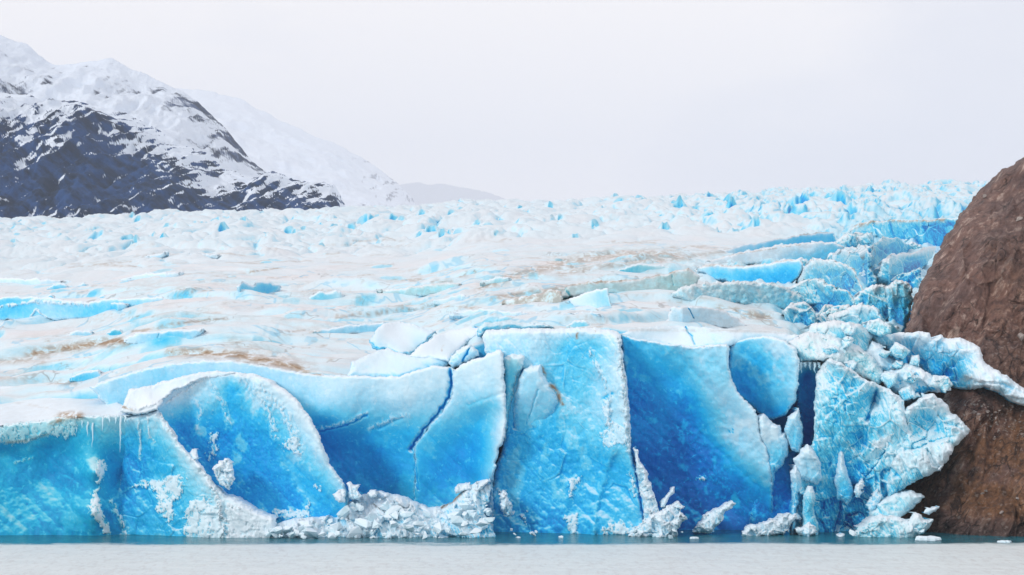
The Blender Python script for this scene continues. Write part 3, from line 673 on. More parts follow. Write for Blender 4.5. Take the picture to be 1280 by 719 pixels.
SLOT = B('ice_recess', [(992, 456), (1003, 450), (1012, 449), (1026, 452), (1030, 470), (1026, 520), (1020, 560), (1010, 580), (998, 575)], d=[(1000, 455, 9), (1010, 470, 14), (1010, 540, 16)], f=[(1010, 451, .08), (1000, 458, .3), (1022, 458, .3), (1010, 466, .86), (1010, 475, .95), (1010, 540, 1.0)],
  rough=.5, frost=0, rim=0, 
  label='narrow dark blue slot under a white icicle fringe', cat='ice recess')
for u, L, w in ((997, 11, 2.2), (1001, 14, 1.8), (1006, 7, 2.4), (1012, 10, 1.8), (1018, 14, 2), (1023, 8, 2.2)): icicle(SLOT, u, 453, L, 8, w)
B('ice_tower', [(1020, 470), (1027, 458), (1033, 450), (1040, 449), (1055, 455), (1070, 465), (1085, 475), (1105, 483), (1120, 492), (1131, 500), (1132, 515), (1135, 530), (1137, 545), (1130, 570), (1125, 600), (1115, 630), (1100, 650), (1095, 692), (985, 692),
  (990, 640), (992, 600), (1002, 575), (1014, 558), (1018, 540), (1018, 510)],
  d=[(1025, 465, 2), (1040, 452, -1), (1080, 475, 0), (1125, 500, 0), (1040, 500, -2), (1075, 500, -1), (1090, 500, 4), (1095, 490, 3), (1110, 520, -2.5), (1030, 560, -1), (1060, 560, 1), (1090, 540, -1.5), (1100, 580, 0), (1060, 620, 4), (1000, 600, -1),
     (1000, 650, -1), (1050, 650, 5), (1030, 670, 1), (1110, 640, 0), (1090, 600, 0)],
  f=[(1030, 460, .22), (1045, 455, .3), (1080, 475, .32), (1120, 497, .26), (1050, 480, .58), (1060, 500, .62), (1035, 500, .5), (1040, 520, .6), (1075, 490, .56), (1050, 550, .68), (1080, 550, .7), (1090, 500, .6), (1110, 500, .26), (1110, 530, .34), (1125, 540, .28),
     (1085, 580, .74), (1060, 590, .8), (1060, 620, .88), (1030, 610, .76), (1050, 650, .9), (1000, 620, .7), (1005, 660, .76), (1100, 570, .5), (1110, 600, .5), (1090, 640, .78), (1120, 580, .3), (1022, 500, .35)],
  rough=1.3, facet=1.3, facet_size=4.6, frost=.42, pits=.7, teal=.4, rim=.4,
  lines=[([(1096, 487), (1091, 505), (1084, 525)], 2.0, 1.8, .8), ([(1106, 565), (1092, 585), (1078, 602)], 1.2, .8, .75), ([(1045, 452), (1075, 470), (1100, 485), (1128, 500)], 4, -.8, .15), ([(1056, 600), (1050, 640), (1042, 672)], 3, 1.5, .92), ([(1020, 470), (1018, 520), (1016, 550)], 1.8, -.3, .3)],
  patches=[([(1085, 553), (1100, 548), (1118, 540), (1112, 556), (1100, 566), (1090, 560)], .15)],
  label='broad cracked turquoise ice tower just right of the dark slot', cat='ice tower')
B('ice_block', [(992, 575), (1000, 563), (1010, 555), (1015, 560), (1025, 578), (1028, 600), (1020, 606), (1005, 602), (996, 600)], d=[(1010, 560, -4), (1010, 600, -2)], f=[(1010, 558, .15), (1005, 575, .25), (1020, 600, .5)], rough=.8, facet=.4, frost=.4, thick=8,
  label='white ice knob at the foot of the dark slot', cat='ice block')
B('ice_pinnacle', [(988, 590), (994, 581), (1001, 590), (1002, 605), (996, 640), (994, 672), (988, 672), (990, 620)], d=[(995, 585, -3.5), (992, 660, -4)], f=[(995, 585, .18), (992, 615, .55), (992, 650, .7)], rough=.7, facet=.3, thick=8,
  label='thin ice pinnacle left of the white knob at the tower foot', cat='ice pinnacle')
B('ice_pinnacle', [(1003, 645), (1004, 620), (1010, 607), (1016, 608), (1020, 622), (1018, 640), (1024, 660), (1024, 692), (1000, 692)], d=[(1012, 610, -5), (1012, 670, -6)], f=[(1012, 609, .2), (1012, 630, .6), (1012, 660, .66)], rough=.7, facet=.4, thick=8, teal=.3,
  label='blunt blue ice pinnacle below the white knob, standing in the water', cat='ice pinnacle')
B('ice_pinnacle', [(1047, 566), (1052, 562), (1056, 568), (1058, 585), (1063, 600), (1068, 616), (1060, 632), (1046, 622), (1043, 600)], d=[(1052, 565, -2), (1055, 620, -1)], f=[(1052, 566, .2), (1053, 585, .3), (1056, 612, .66)], rough=.7, facet=.4, thick=8, frost=.5,
  label='frosted ice pinnacle in the middle of the turquoise tower', cat='ice pinnacle')
B('ice_block', [(1128, 515), (1140, 505), (1155, 495), (1165, 492), (1175, 498), (1185, 506), (1188, 515), (1195, 518), (1202, 526), (1212, 537), (1208, 545), (1200, 552), (1192, 560), (1186, 575), (1175, 588), (1160, 595), (1140, 605), (1122, 616), (1110, 628), (1108, 600), (1118, 570), (1130, 545)],
  d=[(1165, 495, -2), (1130, 520, -1), (1210, 538, 1), (1150, 530, 3.5), (1170, 530, 2.5), (1150, 565, -5), (1180, 560, -4), (1130, 590, -4), (1115, 610, -2), (1195, 530, -1)],
  f=[(1165, 494, .1), (1150, 503, .12), (1185, 510, .12), (1210, 538, .1), (1138, 515, .3), (1148, 522, .6), (1150, 532, .74), (1165, 530, .7), (1155, 545, .8), (1185, 532, .4), (1185, 545, .45), (1160, 565, .2), (1180, 560, .18), (1140, 570, .28), (1130, 590, .36), (1160, 590, .26), (1150, 600, .6), (1115, 605, .62)],
  rough=1.3, facet=1.35, facet_size=3.4, frost=.5, teal=.4, pits=.4, lines=[([(1155, 560), (1163, 566), (1166, 575), (1175, 585)], 1.2, .7, None), ([(1132, 562), (1150, 560), (1162, 553), (1185, 546)], 1.4, .9, None)],
  label='fractured white ice block with a blue hollow, overhanging the brown rock', cat='ice block')
B('ice_block', [(1085, 642), (1100, 626), (1118, 616), (1140, 613), (1156, 620), (1142, 635), (1120, 650), (1095, 652)], d=[(1110, 620, -3), (1110, 645, -5)], f=[(1120, 618, .22), (1110, 640, .5), (1140, 622, .25)], rough=1, facet=.6, teal=.5, thick=10, label='wedge of pale green ice under the overhanging block', cat='ice block')
B('ice_block', [(1062, 676), (1072, 660), (1090, 648), (1103, 643), (1120, 646), (1136, 650), (1141, 641), (1150, 642), (1155, 648), (1168, 650), (1162, 660), (1146, 672), (1135, 682), (1062, 682)], d=-11, f=[(1100, 646, .15), (1080, 665, .4), (1140, 645, .1), (1150, 665, .35), (1110, 672, .5)], rough=1.2, facet=.9, facet_size=2.0, teal=.5, thick=9, frost=.4,
  label='crumbled white ice block at the waterline beside the brown rock', cat='ice block')
B('ice_block', [(1154, 642), (1158, 634), (1166, 635), (1174, 633), (1170, 639), (1162, 644)], d=-6, f=.15, thick=3, rough=.5, edge=1, label='tiny white ice chip against the dark rock above the waterline', cat='ice chip')
B('ice_block', [(1098, 470), (1105, 463), (1120, 462), (1130, 455), (1145, 456), (1160, 465), (1172, 476), (1185, 480), (1190, 488), (1175, 490), (1160, 490), (1145, 500), (1135, 507), (1118, 492), (1105, 482)], d=[(1110, 465, 6), (1150, 480, 6), (1185, 485, 6), (1140, 500, 8)], f=[(1110, 465, .15), (1140, 460, .08), (1180, 482, .12), (1120, 485, .25)],
  rough=.9, facet=.5, patches=[([(1136, 504), (1140, 494), (1150, 482), (1164, 478), (1168, 488), (1150, 500)], .78), ([(1118, 478), (1124, 474), (1124, 482)], .6), ([(1142, 468), (1147, 466), (1146, 474)], .65)], label='white ice block with blue spots above the overhanging block', cat='ice block')
B('ice_block', [(985, 428), (1010, 415), (1040, 418), (1070, 430), (1095, 450), (1108, 470), (1100, 482), (1085, 476), (1060, 462), (1035, 450), (1000, 452)], d=[(1000, 430, 9), (1040, 425, 10), (1090, 460, 7), (1030, 448, 4)], f=[(1000, 430, .2), (1040, 425, .22), (1090, 460, .4), (1030, 445, .2), (1010, 440, .45)], rough=1.2, facet=.8, facet_size=3, teal=.7, dirt=.07,
  label='gritty broken ice ledge above the turquoise tower', cat='ice ledge')
B('ice_block', [(1080, 442), (1090, 425), (1100, 430), (1112, 445), (1125, 450), (1130, 460), (1110, 466), (1095, 464)], d=11, f=[(1090, 430, .22), (1110, 450, .2), (1120, 458, .6)], rough=1, facet=.5, thick=10, label='small white ice block behind the gritty ledge', cat='ice block')
B('ice_block', [(1003, 425), (1015, 405), (1045, 400), (1075, 405), (1090, 418), (1086, 442), (1060, 440), (1035, 428), (1020, 428)], d=[(1015, 410, 15), (1080, 420, 14), (1045, 425, 12)], f=[(1020, 405, .2), (1050, 402, .18), (1020, 422, .5), (1050, 420, .55), (1080, 430, .5)], rough=1.1, facet=.7, facet_size=3, teal=.4, frost=.5, dirt=.12, topwhite=5,
  label='dimpled blue ice block with a snowy top behind the gritty ledge', cat='ice block')
B('ice_block', [(1080, 418), (1085, 402), (1095, 404), (1110, 415), (1120, 426), (1112, 434), (1095, 430)], d=19, f=[(1090, 405, .3), (1095, 418, .45)], teal=.4, rough=.7, facet=.3, thick=10, label='smooth cyan ice block between the dimpled block and the ice tongue', cat='ice block')
B('ice_tongue', [(1106, 432), (1113, 420), (1125, 415), (1140, 416), (1150, 414), (1163, 416), (1165, 424), (1176, 417), (1185, 424), (1200, 422), (1215, 427), (1225, 435), (1231, 450), (1233, 455), (1250, 465), (1265, 475), (1280, 485), (1330, 500), (1330, 520), (1290, 512), (1262, 500), (1248, 490), (1230, 484), (1210, 488), (1195, 486), (1180, 480), (1165, 472), (1150, 460), (1135, 452), (1115, 446)],
  d=[(1120, 425, 20), (1160, 420, 18), (1200, 425, 14), (1225, 450, 12), (1150, 450, 24), (1190, 475, 20), (1215, 470, 9), (1280, 490, 9), (1180, 440, 16), (1240, 480, 8), (1330, 510, 8)],
  f=[(1125, 418, .18), (1160, 418, .1), (1180, 422, .08), (1210, 428, .08), (1228, 450, .14), (1150, 430, .36), (1120, 440, .7), (1150, 448, .74), (1180, 465, .84), (1195, 472, .82), (1200, 450, .5), (1215, 450, .45), (1215, 475, .28), (1250, 475, .28), (1280, 490, .18), (1165, 440, .5)],
  rough=1.3, facet=1.0, facet_size=4, frost=.45, thick=16, dirts=[([(1200, 475), (1212, 470)], 5, .5)], lines=[([(1220, 478), (1250, 479), (1285, 494), (1330, 508)], 1.8, .9, None)],
  label='blue-and-white ice tongue lying across the brown rock slope', cat='ice tongue')

# ------------------------------------------------------------------ hollows and ice walls just behind the front edge
B('ice_mound', [(433, 472), (440, 452), (455, 446), (470, 440), (483, 434), (495, 440), (512, 444), (545, 442), (562, 446), (560, 458), (545, 460), (520, 468), (500, 474)], d=[(435, 468, 12), (483, 436, 22), (560, 448, 16), (500, 468, 12)], f=[(440, 460, .34), (483, 437, .3), (500, 460, .42), (550, 448, .36)], rough=.35, frost=.08, rim=.3, edge=2,
  label='smooth pale blue ice mound behind the long pale wall', cat='ice mound')
B('ice_hollow', [(462, 428), (468, 414), (480, 404), (500, 402), (520, 406), (545, 414), (535, 428), (520, 440), (512, 446), (495, 442), (484, 436), (475, 440), (466, 436)], d=[(470, 425, 42), (500, 405, 60), (535, 420, 44), (500, 440, 34)], f=[(468, 428, .7), (476, 432, .75), (484, 420, .2), (500, 412, .25), (510, 430, .34), (520, 430, .74), (530, 418, .5)], rough=.4, frost=0, rim=.2, thick=14,
  label='scooped pale hollow with two blue pockets behind the smooth mound', cat='ice hollow')
B('ice_mound', [(508, 447), (525, 432), (545, 420), (570, 411), (600, 408), (602, 418), (584, 429), (570, 440), (562, 452), (535, 449)], d=[(520, 440, 18), (560, 415, 34), (598, 412, 30), (560, 448, 13)], f=[(525, 433, .08), (560, 418, .12), (590, 415, .18), (555, 440, .28)], rough=.4, rim=.2, frost=0, edge=2, thick=14, dirts=[([(554, 432), (552, 440)], 1, .7)],
  label='white snow-topped ice mound left of the forked crack', cat='ice mound')
B('ice_ledge', [(597, 412), (605, 403), (640, 402), (680, 405), (694, 410), (640, 413), (606, 415), (601, 422), (597, 420)], d=[(600, 410, 14), (650, 405, 22), (600, 420, 13)], f=[(600, 415, .72), (620, 408, .6), (680, 407, .5)], teal=.3, rim=.1, rough=.3, thick=12, label='thin blue ice ledge behind the top of the central buttress', cat='ice ledge')
B('ice_ledge', [(772, 418), (800, 409), (850, 407), (905, 411), (960, 414), (1000, 420), (990, 430), (955, 424), (930, 427), (908, 434), (868, 437), (830, 432), (790, 426)], d=[(780, 417, 10), (850, 409, 19), (980, 420, 14), (868, 434, 9), (908, 432, 8)], f=[(780, 418, .2), (850, 415, .32), (900, 420, .34), (980, 422, .2)], rough=.35, frost=0, rim=.3, edge=1,
  lines=[([(857, 409), (860, 416), (865, 421), (868, 431)], .9, 1.2, .85)], dirts=[([(770, 412), (1000, 415)], 2, .3)], label='pale ice ledge split by a thin blue crack above the indigo face', cat='ice ledge')
# crevasse walls in the upper ice: parts of the glacier
def cw(poly, f, **k):
    k.setdefault('rough', .35); k.setdefault('frost', .1); k.setdefault('thick', 8); k.setdefault('edge', 1.0); k.setdefault('edge_px', 3); k.setdefault('rim', .6); k.setdefault('topwhite', 2.0)
    lab = k.pop('lab', None)
    o = B('crevasse_wall', poly, None, f, step=.8, parent=GL, **k)
    if lab: o['label'] = lab
    return o
cw([(700, 368), (712, 356), (740, 352), (790, 350), (830, 343), (860, 335), (874, 345), (868, 360), (840, 364), (790, 367), (760, 364)], [(710, 360, .22), (760, 357, .3), (850, 350, .32)], teal=1, dirt=.25, lines=[([(706, 360), (711, 368)], 2, 1, .6), ([(840, 345), (842, 356)], 1.2, .4, .4)], dirts=[([(700, 356), (780, 350), (860, 336)], 3, .8)], lab='grey-green crevasse wall')
cw([(628, 376), (660, 370), (690, 362), (702, 364), (704, 380), (670, 376), (640, 380)], .2, teal=1, dirt=.6, lab='grit-covered crevasse wall')
cw([(712, 374), (735, 364), (760, 360), (765, 382), (740, 385), (720, 382)], [(720, 372, .2), (750, 375, .36)], teal=.3)
cw([(768, 341), (785, 332), (800, 330), (830, 331), (842, 337), (800, 340)], [(775, 338, .7), (820, 335, .36)], teal=.8)
cw([(470, 361), (490, 362), (530, 356), (560, 353), (577, 354), (560, 364), (520, 368), (490, 368)], .4, teal=.8, dirt=.2)
cw([(296, 359), (304, 352), (316, 357), (325, 352), (338, 353), (350, 357), (338, 367), (322, 364), (306, 366)], [(300, 358, .6), (335, 358, .75)])
cw([(384, 374), (398, 364), (408, 366), (420, 362), (432, 369), (410, 375)], [(390, 370, .6), (420, 368, .4)], teal=.4)
cw([(-60, 378), (20, 370), (60, 372), (110, 378), (130, 374), (200, 371), (218, 376), (170, 381), (140, 393), (110, 396), (60, 397), (-60, 398)], [(-40, 385, .5), (10, 378, .66), (60, 385, .35), (125, 386, .6), (190, 375, .4), (45, 375, .5)], rough=.6, lines=[([(0, 384), (40, 377), (110, 381)], 2, -1, .1), ([(38, 396), (45, 387), (58, 397)], 1.2, -1, .1)])
cw([(90, 386), (118, 380), (150, 378), (162, 380), (142, 391), (125, 393)], [(95, 386, .45), (130, 387, .76), (155, 380, .5)])
cw([(58, 360), (68, 354), (82, 354), (87, 360)], .62); cw([(84, 359), (105, 353), (112, 357)], .5); cw([(50, 374), (65, 368), (70, 374)], .75); cw([(120, 373), (128, 369), (136, 371), (131, 375)], .85, rim=.1)
cw([(82, 421), (95, 412), (115, 414), (117, 421)], .42); cw([(132, 419), (140, 411), (150, 412), (156, 418)], [(140, 415, .76)], teal=.4)
cw([(155, 424), (172, 416), (210, 413), (254, 411), (240, 425), (200, 429), (165, 427)], [(170, 420, .3), (210, 418, .6), (245, 415, .45)], lines=[([(198, 415), (198, 427)], .8, .4, .6)])
cw([(86, 473), (100, 465), (125, 462), (128, 473), (105, 476)], [(95, 470, .74), (120, 468, .5)])
cw([(362, 420), (400, 412), (440, 406), (480, 403), (482, 413), (470, 416), (440, 414), (400, 417)], .45, dirts=[([(362, 420), (400, 414)], 2, .5)])
cw([(708, 408), (720, 401), (732, 401), (740, 409)], .56, teal=.4)
cw([(832, 402), (840, 384), (880, 383), (905, 388), (925, 400), (935, 408), (870, 404)], [(845, 390, .25), (900, 395, .25)], dirt=.15, lines=[([(861, 385), (864, 391), (868, 398)], .8, .8, .75)])
cw([(560, 392), (600, 386), (640, 390), (690, 392), (640, 394)], .3); cw([(700, 393), (740, 389), (755, 394)], .5); cw([(1000, 292), (1003, 285)] and [(965, 330), (980, 324), (1002, 326)], .5)
cw([(-60, 352), (0, 347), (60, 349), (90, 352), (40, 356)], .28); cw([(180, 321), (200, 316), (210, 314), (200, 322)], .34); cw([(235, 316), (260, 318), (290, 318), (262, 322)], .34)
cw([(150, 349), (180, 342), (230, 340), (215, 346)], .3); cw([(540, 376), (575, 368), (590, 372), (560, 378)], .35, teal=.5)
cw([(600, 352), (620, 346), (640, 347), (628, 354)], .4, teal=.6)
# the icefall on the right: long steps of the glacier surface
cw([(895, 315), (930, 306), (960, 300), (1010, 292), (1042, 289), (1046, 302), (1010, 305), (960, 309), (925, 315)], [(900, 313, .3), (950, 305, .6), (1010, 298, .66), (1040, 295, .72)], dirts=[([(960, 299), (1045, 287)], 1.5, .6)])
cw([(1062, 288), (1072, 281), (1085, 277), (1110, 275), (1140, 276), (1200, 272), (1210, 300), (1175, 318), (1145, 312), (1110, 296), (1085, 291), (1070, 294)], [(1070, 285, .45), (1090, 282, .62), (1115, 282, .6), (1140, 285, .8), (1160, 300, .92)], rough=1.4, facet=1.2, facet_size=5, frost=.5, teal=.5, lines=[([(1112, 276), (1118, 300)], 2, 1.5, .85), ([(1092, 280), (1098, 295)], 2, 1.2, .8), ([(1150, 276), (1152, 300)], 3, -1.5, .55)], dirts=[([(1060, 285), (1100, 275), (1180, 275)], 3, .8)], lab='dark blue crevasse wall beside the rock')
cw([(872, 334), (890, 330), (930, 333), (960, 329), (985, 324), (1001, 324), (1004, 336), (996, 346), (985, 357), (960, 354), (920, 352), (895, 347), (880, 340)], [(890, 335, .5), (900, 342, .62), (960, 333, .55), (960, 345, .74), (1000, 335, .66), (985, 352, .9)], topwhite=3.5, rough=.6, edge=2, dirts=[([(872, 332), (930, 331), (990, 324)], 2.2, .5)])
cw([(880, 327), (920, 317), (970, 307), (1020, 302), (1045, 303), (1056, 307), (1042, 320), (1020, 326), (1003, 334), (999, 325), (960, 325), (920, 328)], [(900, 322, .1), (960, 315, .1), (1010, 308, .12), (1020, 320, .66), (1045, 312, .62), (1000, 328, .7)], dirt=.15, dirts=[([(890, 322), (1000, 306)], 1.2, .5)])

# separate broken blocks of the icefall: label, outline, colour, extra
FALL = [
 ('icefall block with a pocked domed top below the longest blue step', [(994, 352), (1003, 338), (1012, 326), (1025, 323), (1042, 325), (1055, 331), (1068, 335), (1074, 350), (1080, 364), (1070, 382), (1050, 372), (1030, 358)], [(1015, 330, .35), (1040, 328, .28), (1030, 345, .52), (1060, 345, .6), (1070, 365, .7)], dict(dirt=.2, topwhite=5)),
 ('snow-capped icefall block right of the long white step', [(1038, 322), (1048, 312), (1065, 309), (1082, 308), (1090, 320), (1088, 335), (1096, 348), (1090, 362), (1075, 354), (1066, 338)], [(1060, 312, .2), (1050, 325, .5), (1080, 325, .66), (1085, 345, .72)], dict(topwhite=4)),
 ('tall jagged cyan icefall block under the dark blue crevasse', [(1085, 324), (1092, 305), (1105, 296), (1120, 297), (1135, 304), (1147, 308), (1130, 316), (1112, 322), (1105, 338), (1092, 342)], [(1105, 300, .35), (1125, 302, .45), (1098, 318, .62), (1120, 310, .66)], dict()),
 ('wedge-shaped icefall block with a white roof touching the rock', [(1098, 344), (1103, 325), (1115, 318), (1140, 315), (1158, 309), (1170, 308), (1166, 320), (1150, 335), (1142, 350), (1120, 354), (1105, 348)], [(1120, 320, .15), (1150, 314, .1), (1115, 335, .5), (1145, 330, .85)], dict(topwhite=4, dirt=.12)),
 ('low speckled icefall block between pale slab and domed block', [(984, 360), (1000, 351), (1020, 348), (1030, 350), (1045, 360), (1060, 362), (1070, 376), (1056, 388), (1030, 400), (1015, 394), (1000, 378)], [(1000, 356, .25), (1025, 353, .3), (1020, 370, .56), (1050, 375, .7), (1030, 395, .8)], dict(dirt=.15)),
 ('long pale speckled ice slab left of the icefall blocks', [(838, 368), (850, 360), (865, 355), (890, 352), (940, 352), (970, 354), (985, 360), (1000, 368), (1012, 384), (990, 388), (960, 383), (930, 378), (890, 375), (860, 375)], [(860, 362, .22), (920, 360, .24), (920, 370, .33), (980, 368, .34), (1000, 380, .6)], dict(dirt=.2, facet=.2)),
 ('rounded cyan icefall block left of the leaning rock-side block', [(1068, 375), (1075, 365), (1085, 360), (1095, 355), (1110, 358), (1120, 370), (1116, 388), (1100, 405), (1085, 400), (1072, 388)], [(1095, 358, .2), (1085, 372, .55), (1110, 380, .66)], dict(topwhite=4)),
 ('rough icefall block jammed against the rock wall', [(1108, 360), (1115, 353), (1125, 350), (1140, 357), (1140, 375), (1136, 402), (1126, 414), (1112, 404), (1110, 382)], [(1125, 353, .3), (1118, 370, .5), (1130, 385, .72), (1128, 405, .9)], dict(topwhite=3)),
 ('snowy hummock of ice rubble above the dimpled blue block', [(1026, 402), (1040, 392), (1060, 385), (1080, 379), (1095, 384), (1102, 395), (1112, 412), (1090, 412), (1060, 409), (1035, 409)], [(1060, 388, .15), (1085, 383, .12), (1050, 402, .4), (1095, 402, .6)], dict(topwhite=5, dirt=.1)),
 ('small split icefall block at the end of the pale slab', [(978, 388), (990, 379), (1005, 377), (1018, 387), (1020, 402), (1005, 409), (985, 404)], [(995, 382, .25), (990, 395, .6), (1012, 398, .66)], dict(topwhite=3)),
 ('narrow blue icefall block tucked between two snow-capped ones', [(1074, 338), (1088, 340), (1104, 350), (1116, 353), (1106, 364), (1086, 358)], [(1080, 342, .3), (1100, 355, .6)], dict(topwhite=2)),
 ('dark blue icefall block in the gap under the rock edge', [(1120, 345), (1140, 338), (1150, 335), (1150, 352), (1142, 365), (1126, 358)], [(1130, 345, .7), (1142, 355, .92)], dict()),
 ('small fin of ice standing on the white icefall step', [(1042, 304), (1050, 298), (1060, 291), (1070, 294), (1072, 306), (1060, 312), (1048, 310)], [(1055, 296, .25), (1060, 306, .56)], dict()),
 ('pair of pale ice teeth beside the small fin', [(1066, 303), (1072, 296), (1080, 292), (1090, 290), (1094, 300), (1088, 310), (1074, 310)], [(1078, 294, .25), (1084, 304, .6)], dict()),
]
for lab, poly, f, ex in FALL:
    kw = dict(rough=1.4, facet=1.5, facet_size=5, frost=.45, edge=2.4, edge_px=5, wob=2.2, rim=.35, teal=.4, thick=12, step=.8, dirt=.12)
    kw.update(ex); f = [(a_, b2_, min(1, c2_ + .11)) for a_, b2_, c2_ in f]
    B('icefall_block', poly, None, f, label=lab, cat='ice block', group='broken blocks of the icefall', **kw)

# smaller blocks jammed between them
rq = random.Random(21)
def shard_poly(u, v, w, h):
    n = rq.randint(4, 7); a0 = rq.uniform(0, 6.28); out_ = []
    for i in range(n):
        a = a0 + 2 * math.pi * (i + rq.uniform(-.25, .25)) / n; r = rq.uniform(.65, 1.2)
        out_.append((u + w * .5 * r * math.cos(a), v + h * .5 * r * math.sin(a)))
    return out_
def in_poly(P, u, v): return float(sdf(P, np.array([u]), np.array([v]))[0]) < 0
ZONE = [(985, 322), (1050, 292), (1090, 290), (1150, 305), (1135, 350), (1122, 410), (1095, 415), (1000, 405), (1000, 350)]
k = 0
while k < 85:
    u, v = rq.uniform(975, 1150), rq.uniform(288, 415)
    if not in_poly(ZONE, u, v): continue
    w = rq.uniform(8, 24) * (0.7 + .5 * (v - 288) / 127); h = w * rq.uniform(.6, .95)
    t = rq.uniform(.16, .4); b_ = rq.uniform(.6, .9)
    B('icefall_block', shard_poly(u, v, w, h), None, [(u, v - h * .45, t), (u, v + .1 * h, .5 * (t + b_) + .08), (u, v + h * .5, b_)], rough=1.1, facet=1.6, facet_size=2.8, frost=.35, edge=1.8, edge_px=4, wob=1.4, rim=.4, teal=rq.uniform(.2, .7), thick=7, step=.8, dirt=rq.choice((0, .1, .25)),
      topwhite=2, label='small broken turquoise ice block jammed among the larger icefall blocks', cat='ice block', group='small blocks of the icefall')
    k += 1
k = 0
ZONE2 = [(990, 420), (1050, 398), (1100, 400), (1135, 440), (1185, 478), (1190, 492), (1140, 505), (1100, 482), (1040, 452)]
while k < 18:
    u, v = rq.uniform(990, 1190), rq.uniform(398, 505)
    if not in_poly(ZONE2, u, v): continue
    w = rq.uniform(13, 30); h = w * rq.uniform(.55, .9); t = rq.uniform(.1, .28); b_ = rq.uniform(.45, .8)
    d_ = float(np.interp(v, [398, 425, 450, 480, 505], [13, 6, 4, 1, -1])) + (3 if u > 1090 else 0)
    B('ice_lump', shard_poly(u, v, w, h), [(u, v - h * .5, d_ + 1), (u, v + h * .5, d_ - .8)], [(u, v - h * .45, t), (u, v + h * .5, b_)], rough=.9, facet=.9, facet_size=2.6, frost=.2, edge=1.8, edge_px=4, wob=1.0, rim=.3, teal=rq.uniform(.2, .7), thick=5, step=.8, dirt=0,
      label='small broken ice lump on the ledges above the turquoise tower', cat='ice lump', group='small ice lumps on the ledges')
    k += 1

# ------------------------------------------------------------------ fallen ice at the foot of the front
B('ice_rubble', [(325, 676), (335, 662), (352, 652), (372, 648), (395, 646), (425, 642), (436, 628), (450, 620), (470, 614), (485, 618), (500, 619), (520, 628), (535, 634), (550, 634), (565, 627), (580, 612), (596, 602), (612, 598), (614, 615), (606, 640), (622, 676)],
  d=[(335, 665, -12), (395, 648, -8), (440, 630, -5), (480, 618, -2), (550, 635, -4), (600, 603, 0), (480, 672, -14), (580, 670, -13), (340, 676, -14), (520, 650, -9)], f=[(340, 665, .24), (400, 660, .26), (450, 640, .2), (500, 650, .3), (580, 650, .34), (610, 610, .3), (608, 660, .58), (500, 622, .16)],
  rough=1.4, facet=1.9, facet_size=3.4, frost=.2, edge=1.5, rim=.1, thick=8, lines=[([(552, 634), (566, 626), (580, 613)], 1.6, .4, .8)], dirts=[([(552, 635), (566, 627), (582, 612)], 1.5, 1.0)],
  label='heap of crushed white ice at the foot of the long wall', cat='ice rubble', kind='stuff')
CH = [
 ('diamond-shaped white ice chunk perched on the buttress crest', [(263, 586), (273, 577), (282, 573), (291, 579), (293, 600), (286, 611), (274, 606)], -9, .14),
 ('small white ice chunk beside the top of the buttress crest', [(236, 566), (240, 561), (246, 562), (250, 574), (242, 577)], -7, .12),
 ('white ice chunk against the foot of the dome, by the rubble', [(415, 618), (424, 612), (432, 614), (432, 628), (422, 627)], -9, .14),
 ('curled white ice horn where the dome meets the long wall', [(434, 604), (437, 601), (442, 606), (450, 606), (446, 612), (453, 621), (448, 625), (436, 622)], -8, .1),
 ('white ice lump on top of the rubble heap, left of the blue hollow', [(458, 618), (462, 613), (469, 614), (471, 621), (462, 622)], -8, .08),
 ('row of white ice lumps below the leaning slab', [(568, 610), (573, 604), (580, 606), (588, 602), (590, 612), (578, 616), (570, 617)], -3, .1),
 ('tilted white ice lump at the foot of the leaning slab', [(595, 608), (602, 600), (611, 598), (612, 602), (604, 611), (597, 615)], -4, .1),
 ('white ice smear at the foot of the central buttress, left side', [(623, 616), (629, 612), (634, 618), (640, 632), (641, 642), (634, 645), (626, 636)], -3, .12),
 ('tall jagged white ice spike right of the central buttress', [(792, 558), (797, 562), (803, 582), (808, 590), (812, 602), (819, 620), (824, 636), (820, 652), (808, 655), (804, 630), (798, 600)], -6, .14),
 ('blown snow plume of ice leaning right above the white pile', [(824, 628), (832, 619), (838, 612), (844, 609), (843, 617), (835, 624), (832, 634), (825, 634)], -4, .12),
 ('white crumbled ice pile at the water right of the central buttress', [(786, 668), (796, 658), (806, 650), (815, 640), (826, 640), (838, 632), (850, 628), (857, 634), (852, 640), (858, 648), (850, 656), (846, 674), (786, 676)], -9, .16),
 ('long white ice fragment leaning against the indigo face', [(865, 664), (875, 650), (888, 640), (904, 632), (916, 624), (919, 630), (908, 640), (900, 655), (890, 666), (870, 668)], -5, .14),
 ('low white ice mound below the indigo face and slot', [(926, 666), (936, 658), (950, 654), (965, 650), (985, 641), (1000, 642), (1002, 648), (990, 654), (985, 666), (960, 672), (930, 674)], -6, .14),
 ('small white ice heap at the foot of the turquoise tower', [(994, 662), (1004, 658), (1012, 650), (1018, 656), (1020, 668), (1010, 672), (998, 670)], -8, .12),
 ('white ice crumb in the water at the foot of the turquoise tower', [(1046, 670), (1050, 666), (1056, 668), (1055, 674), (1047, 674)], -8, .1),
 ('frosted ice fragment leaning on the right foot of the tower', [(1068, 612), (1074, 602), (1078, 598), (1080, 608), (1076, 622), (1070, 624)], -4, .15),
 ('pale ice plate on the right foot of the tower', [(1082, 630), (1090, 618), (1098, 612), (1103, 620), (1098, 634), (1088, 644)], -4, .3),
]
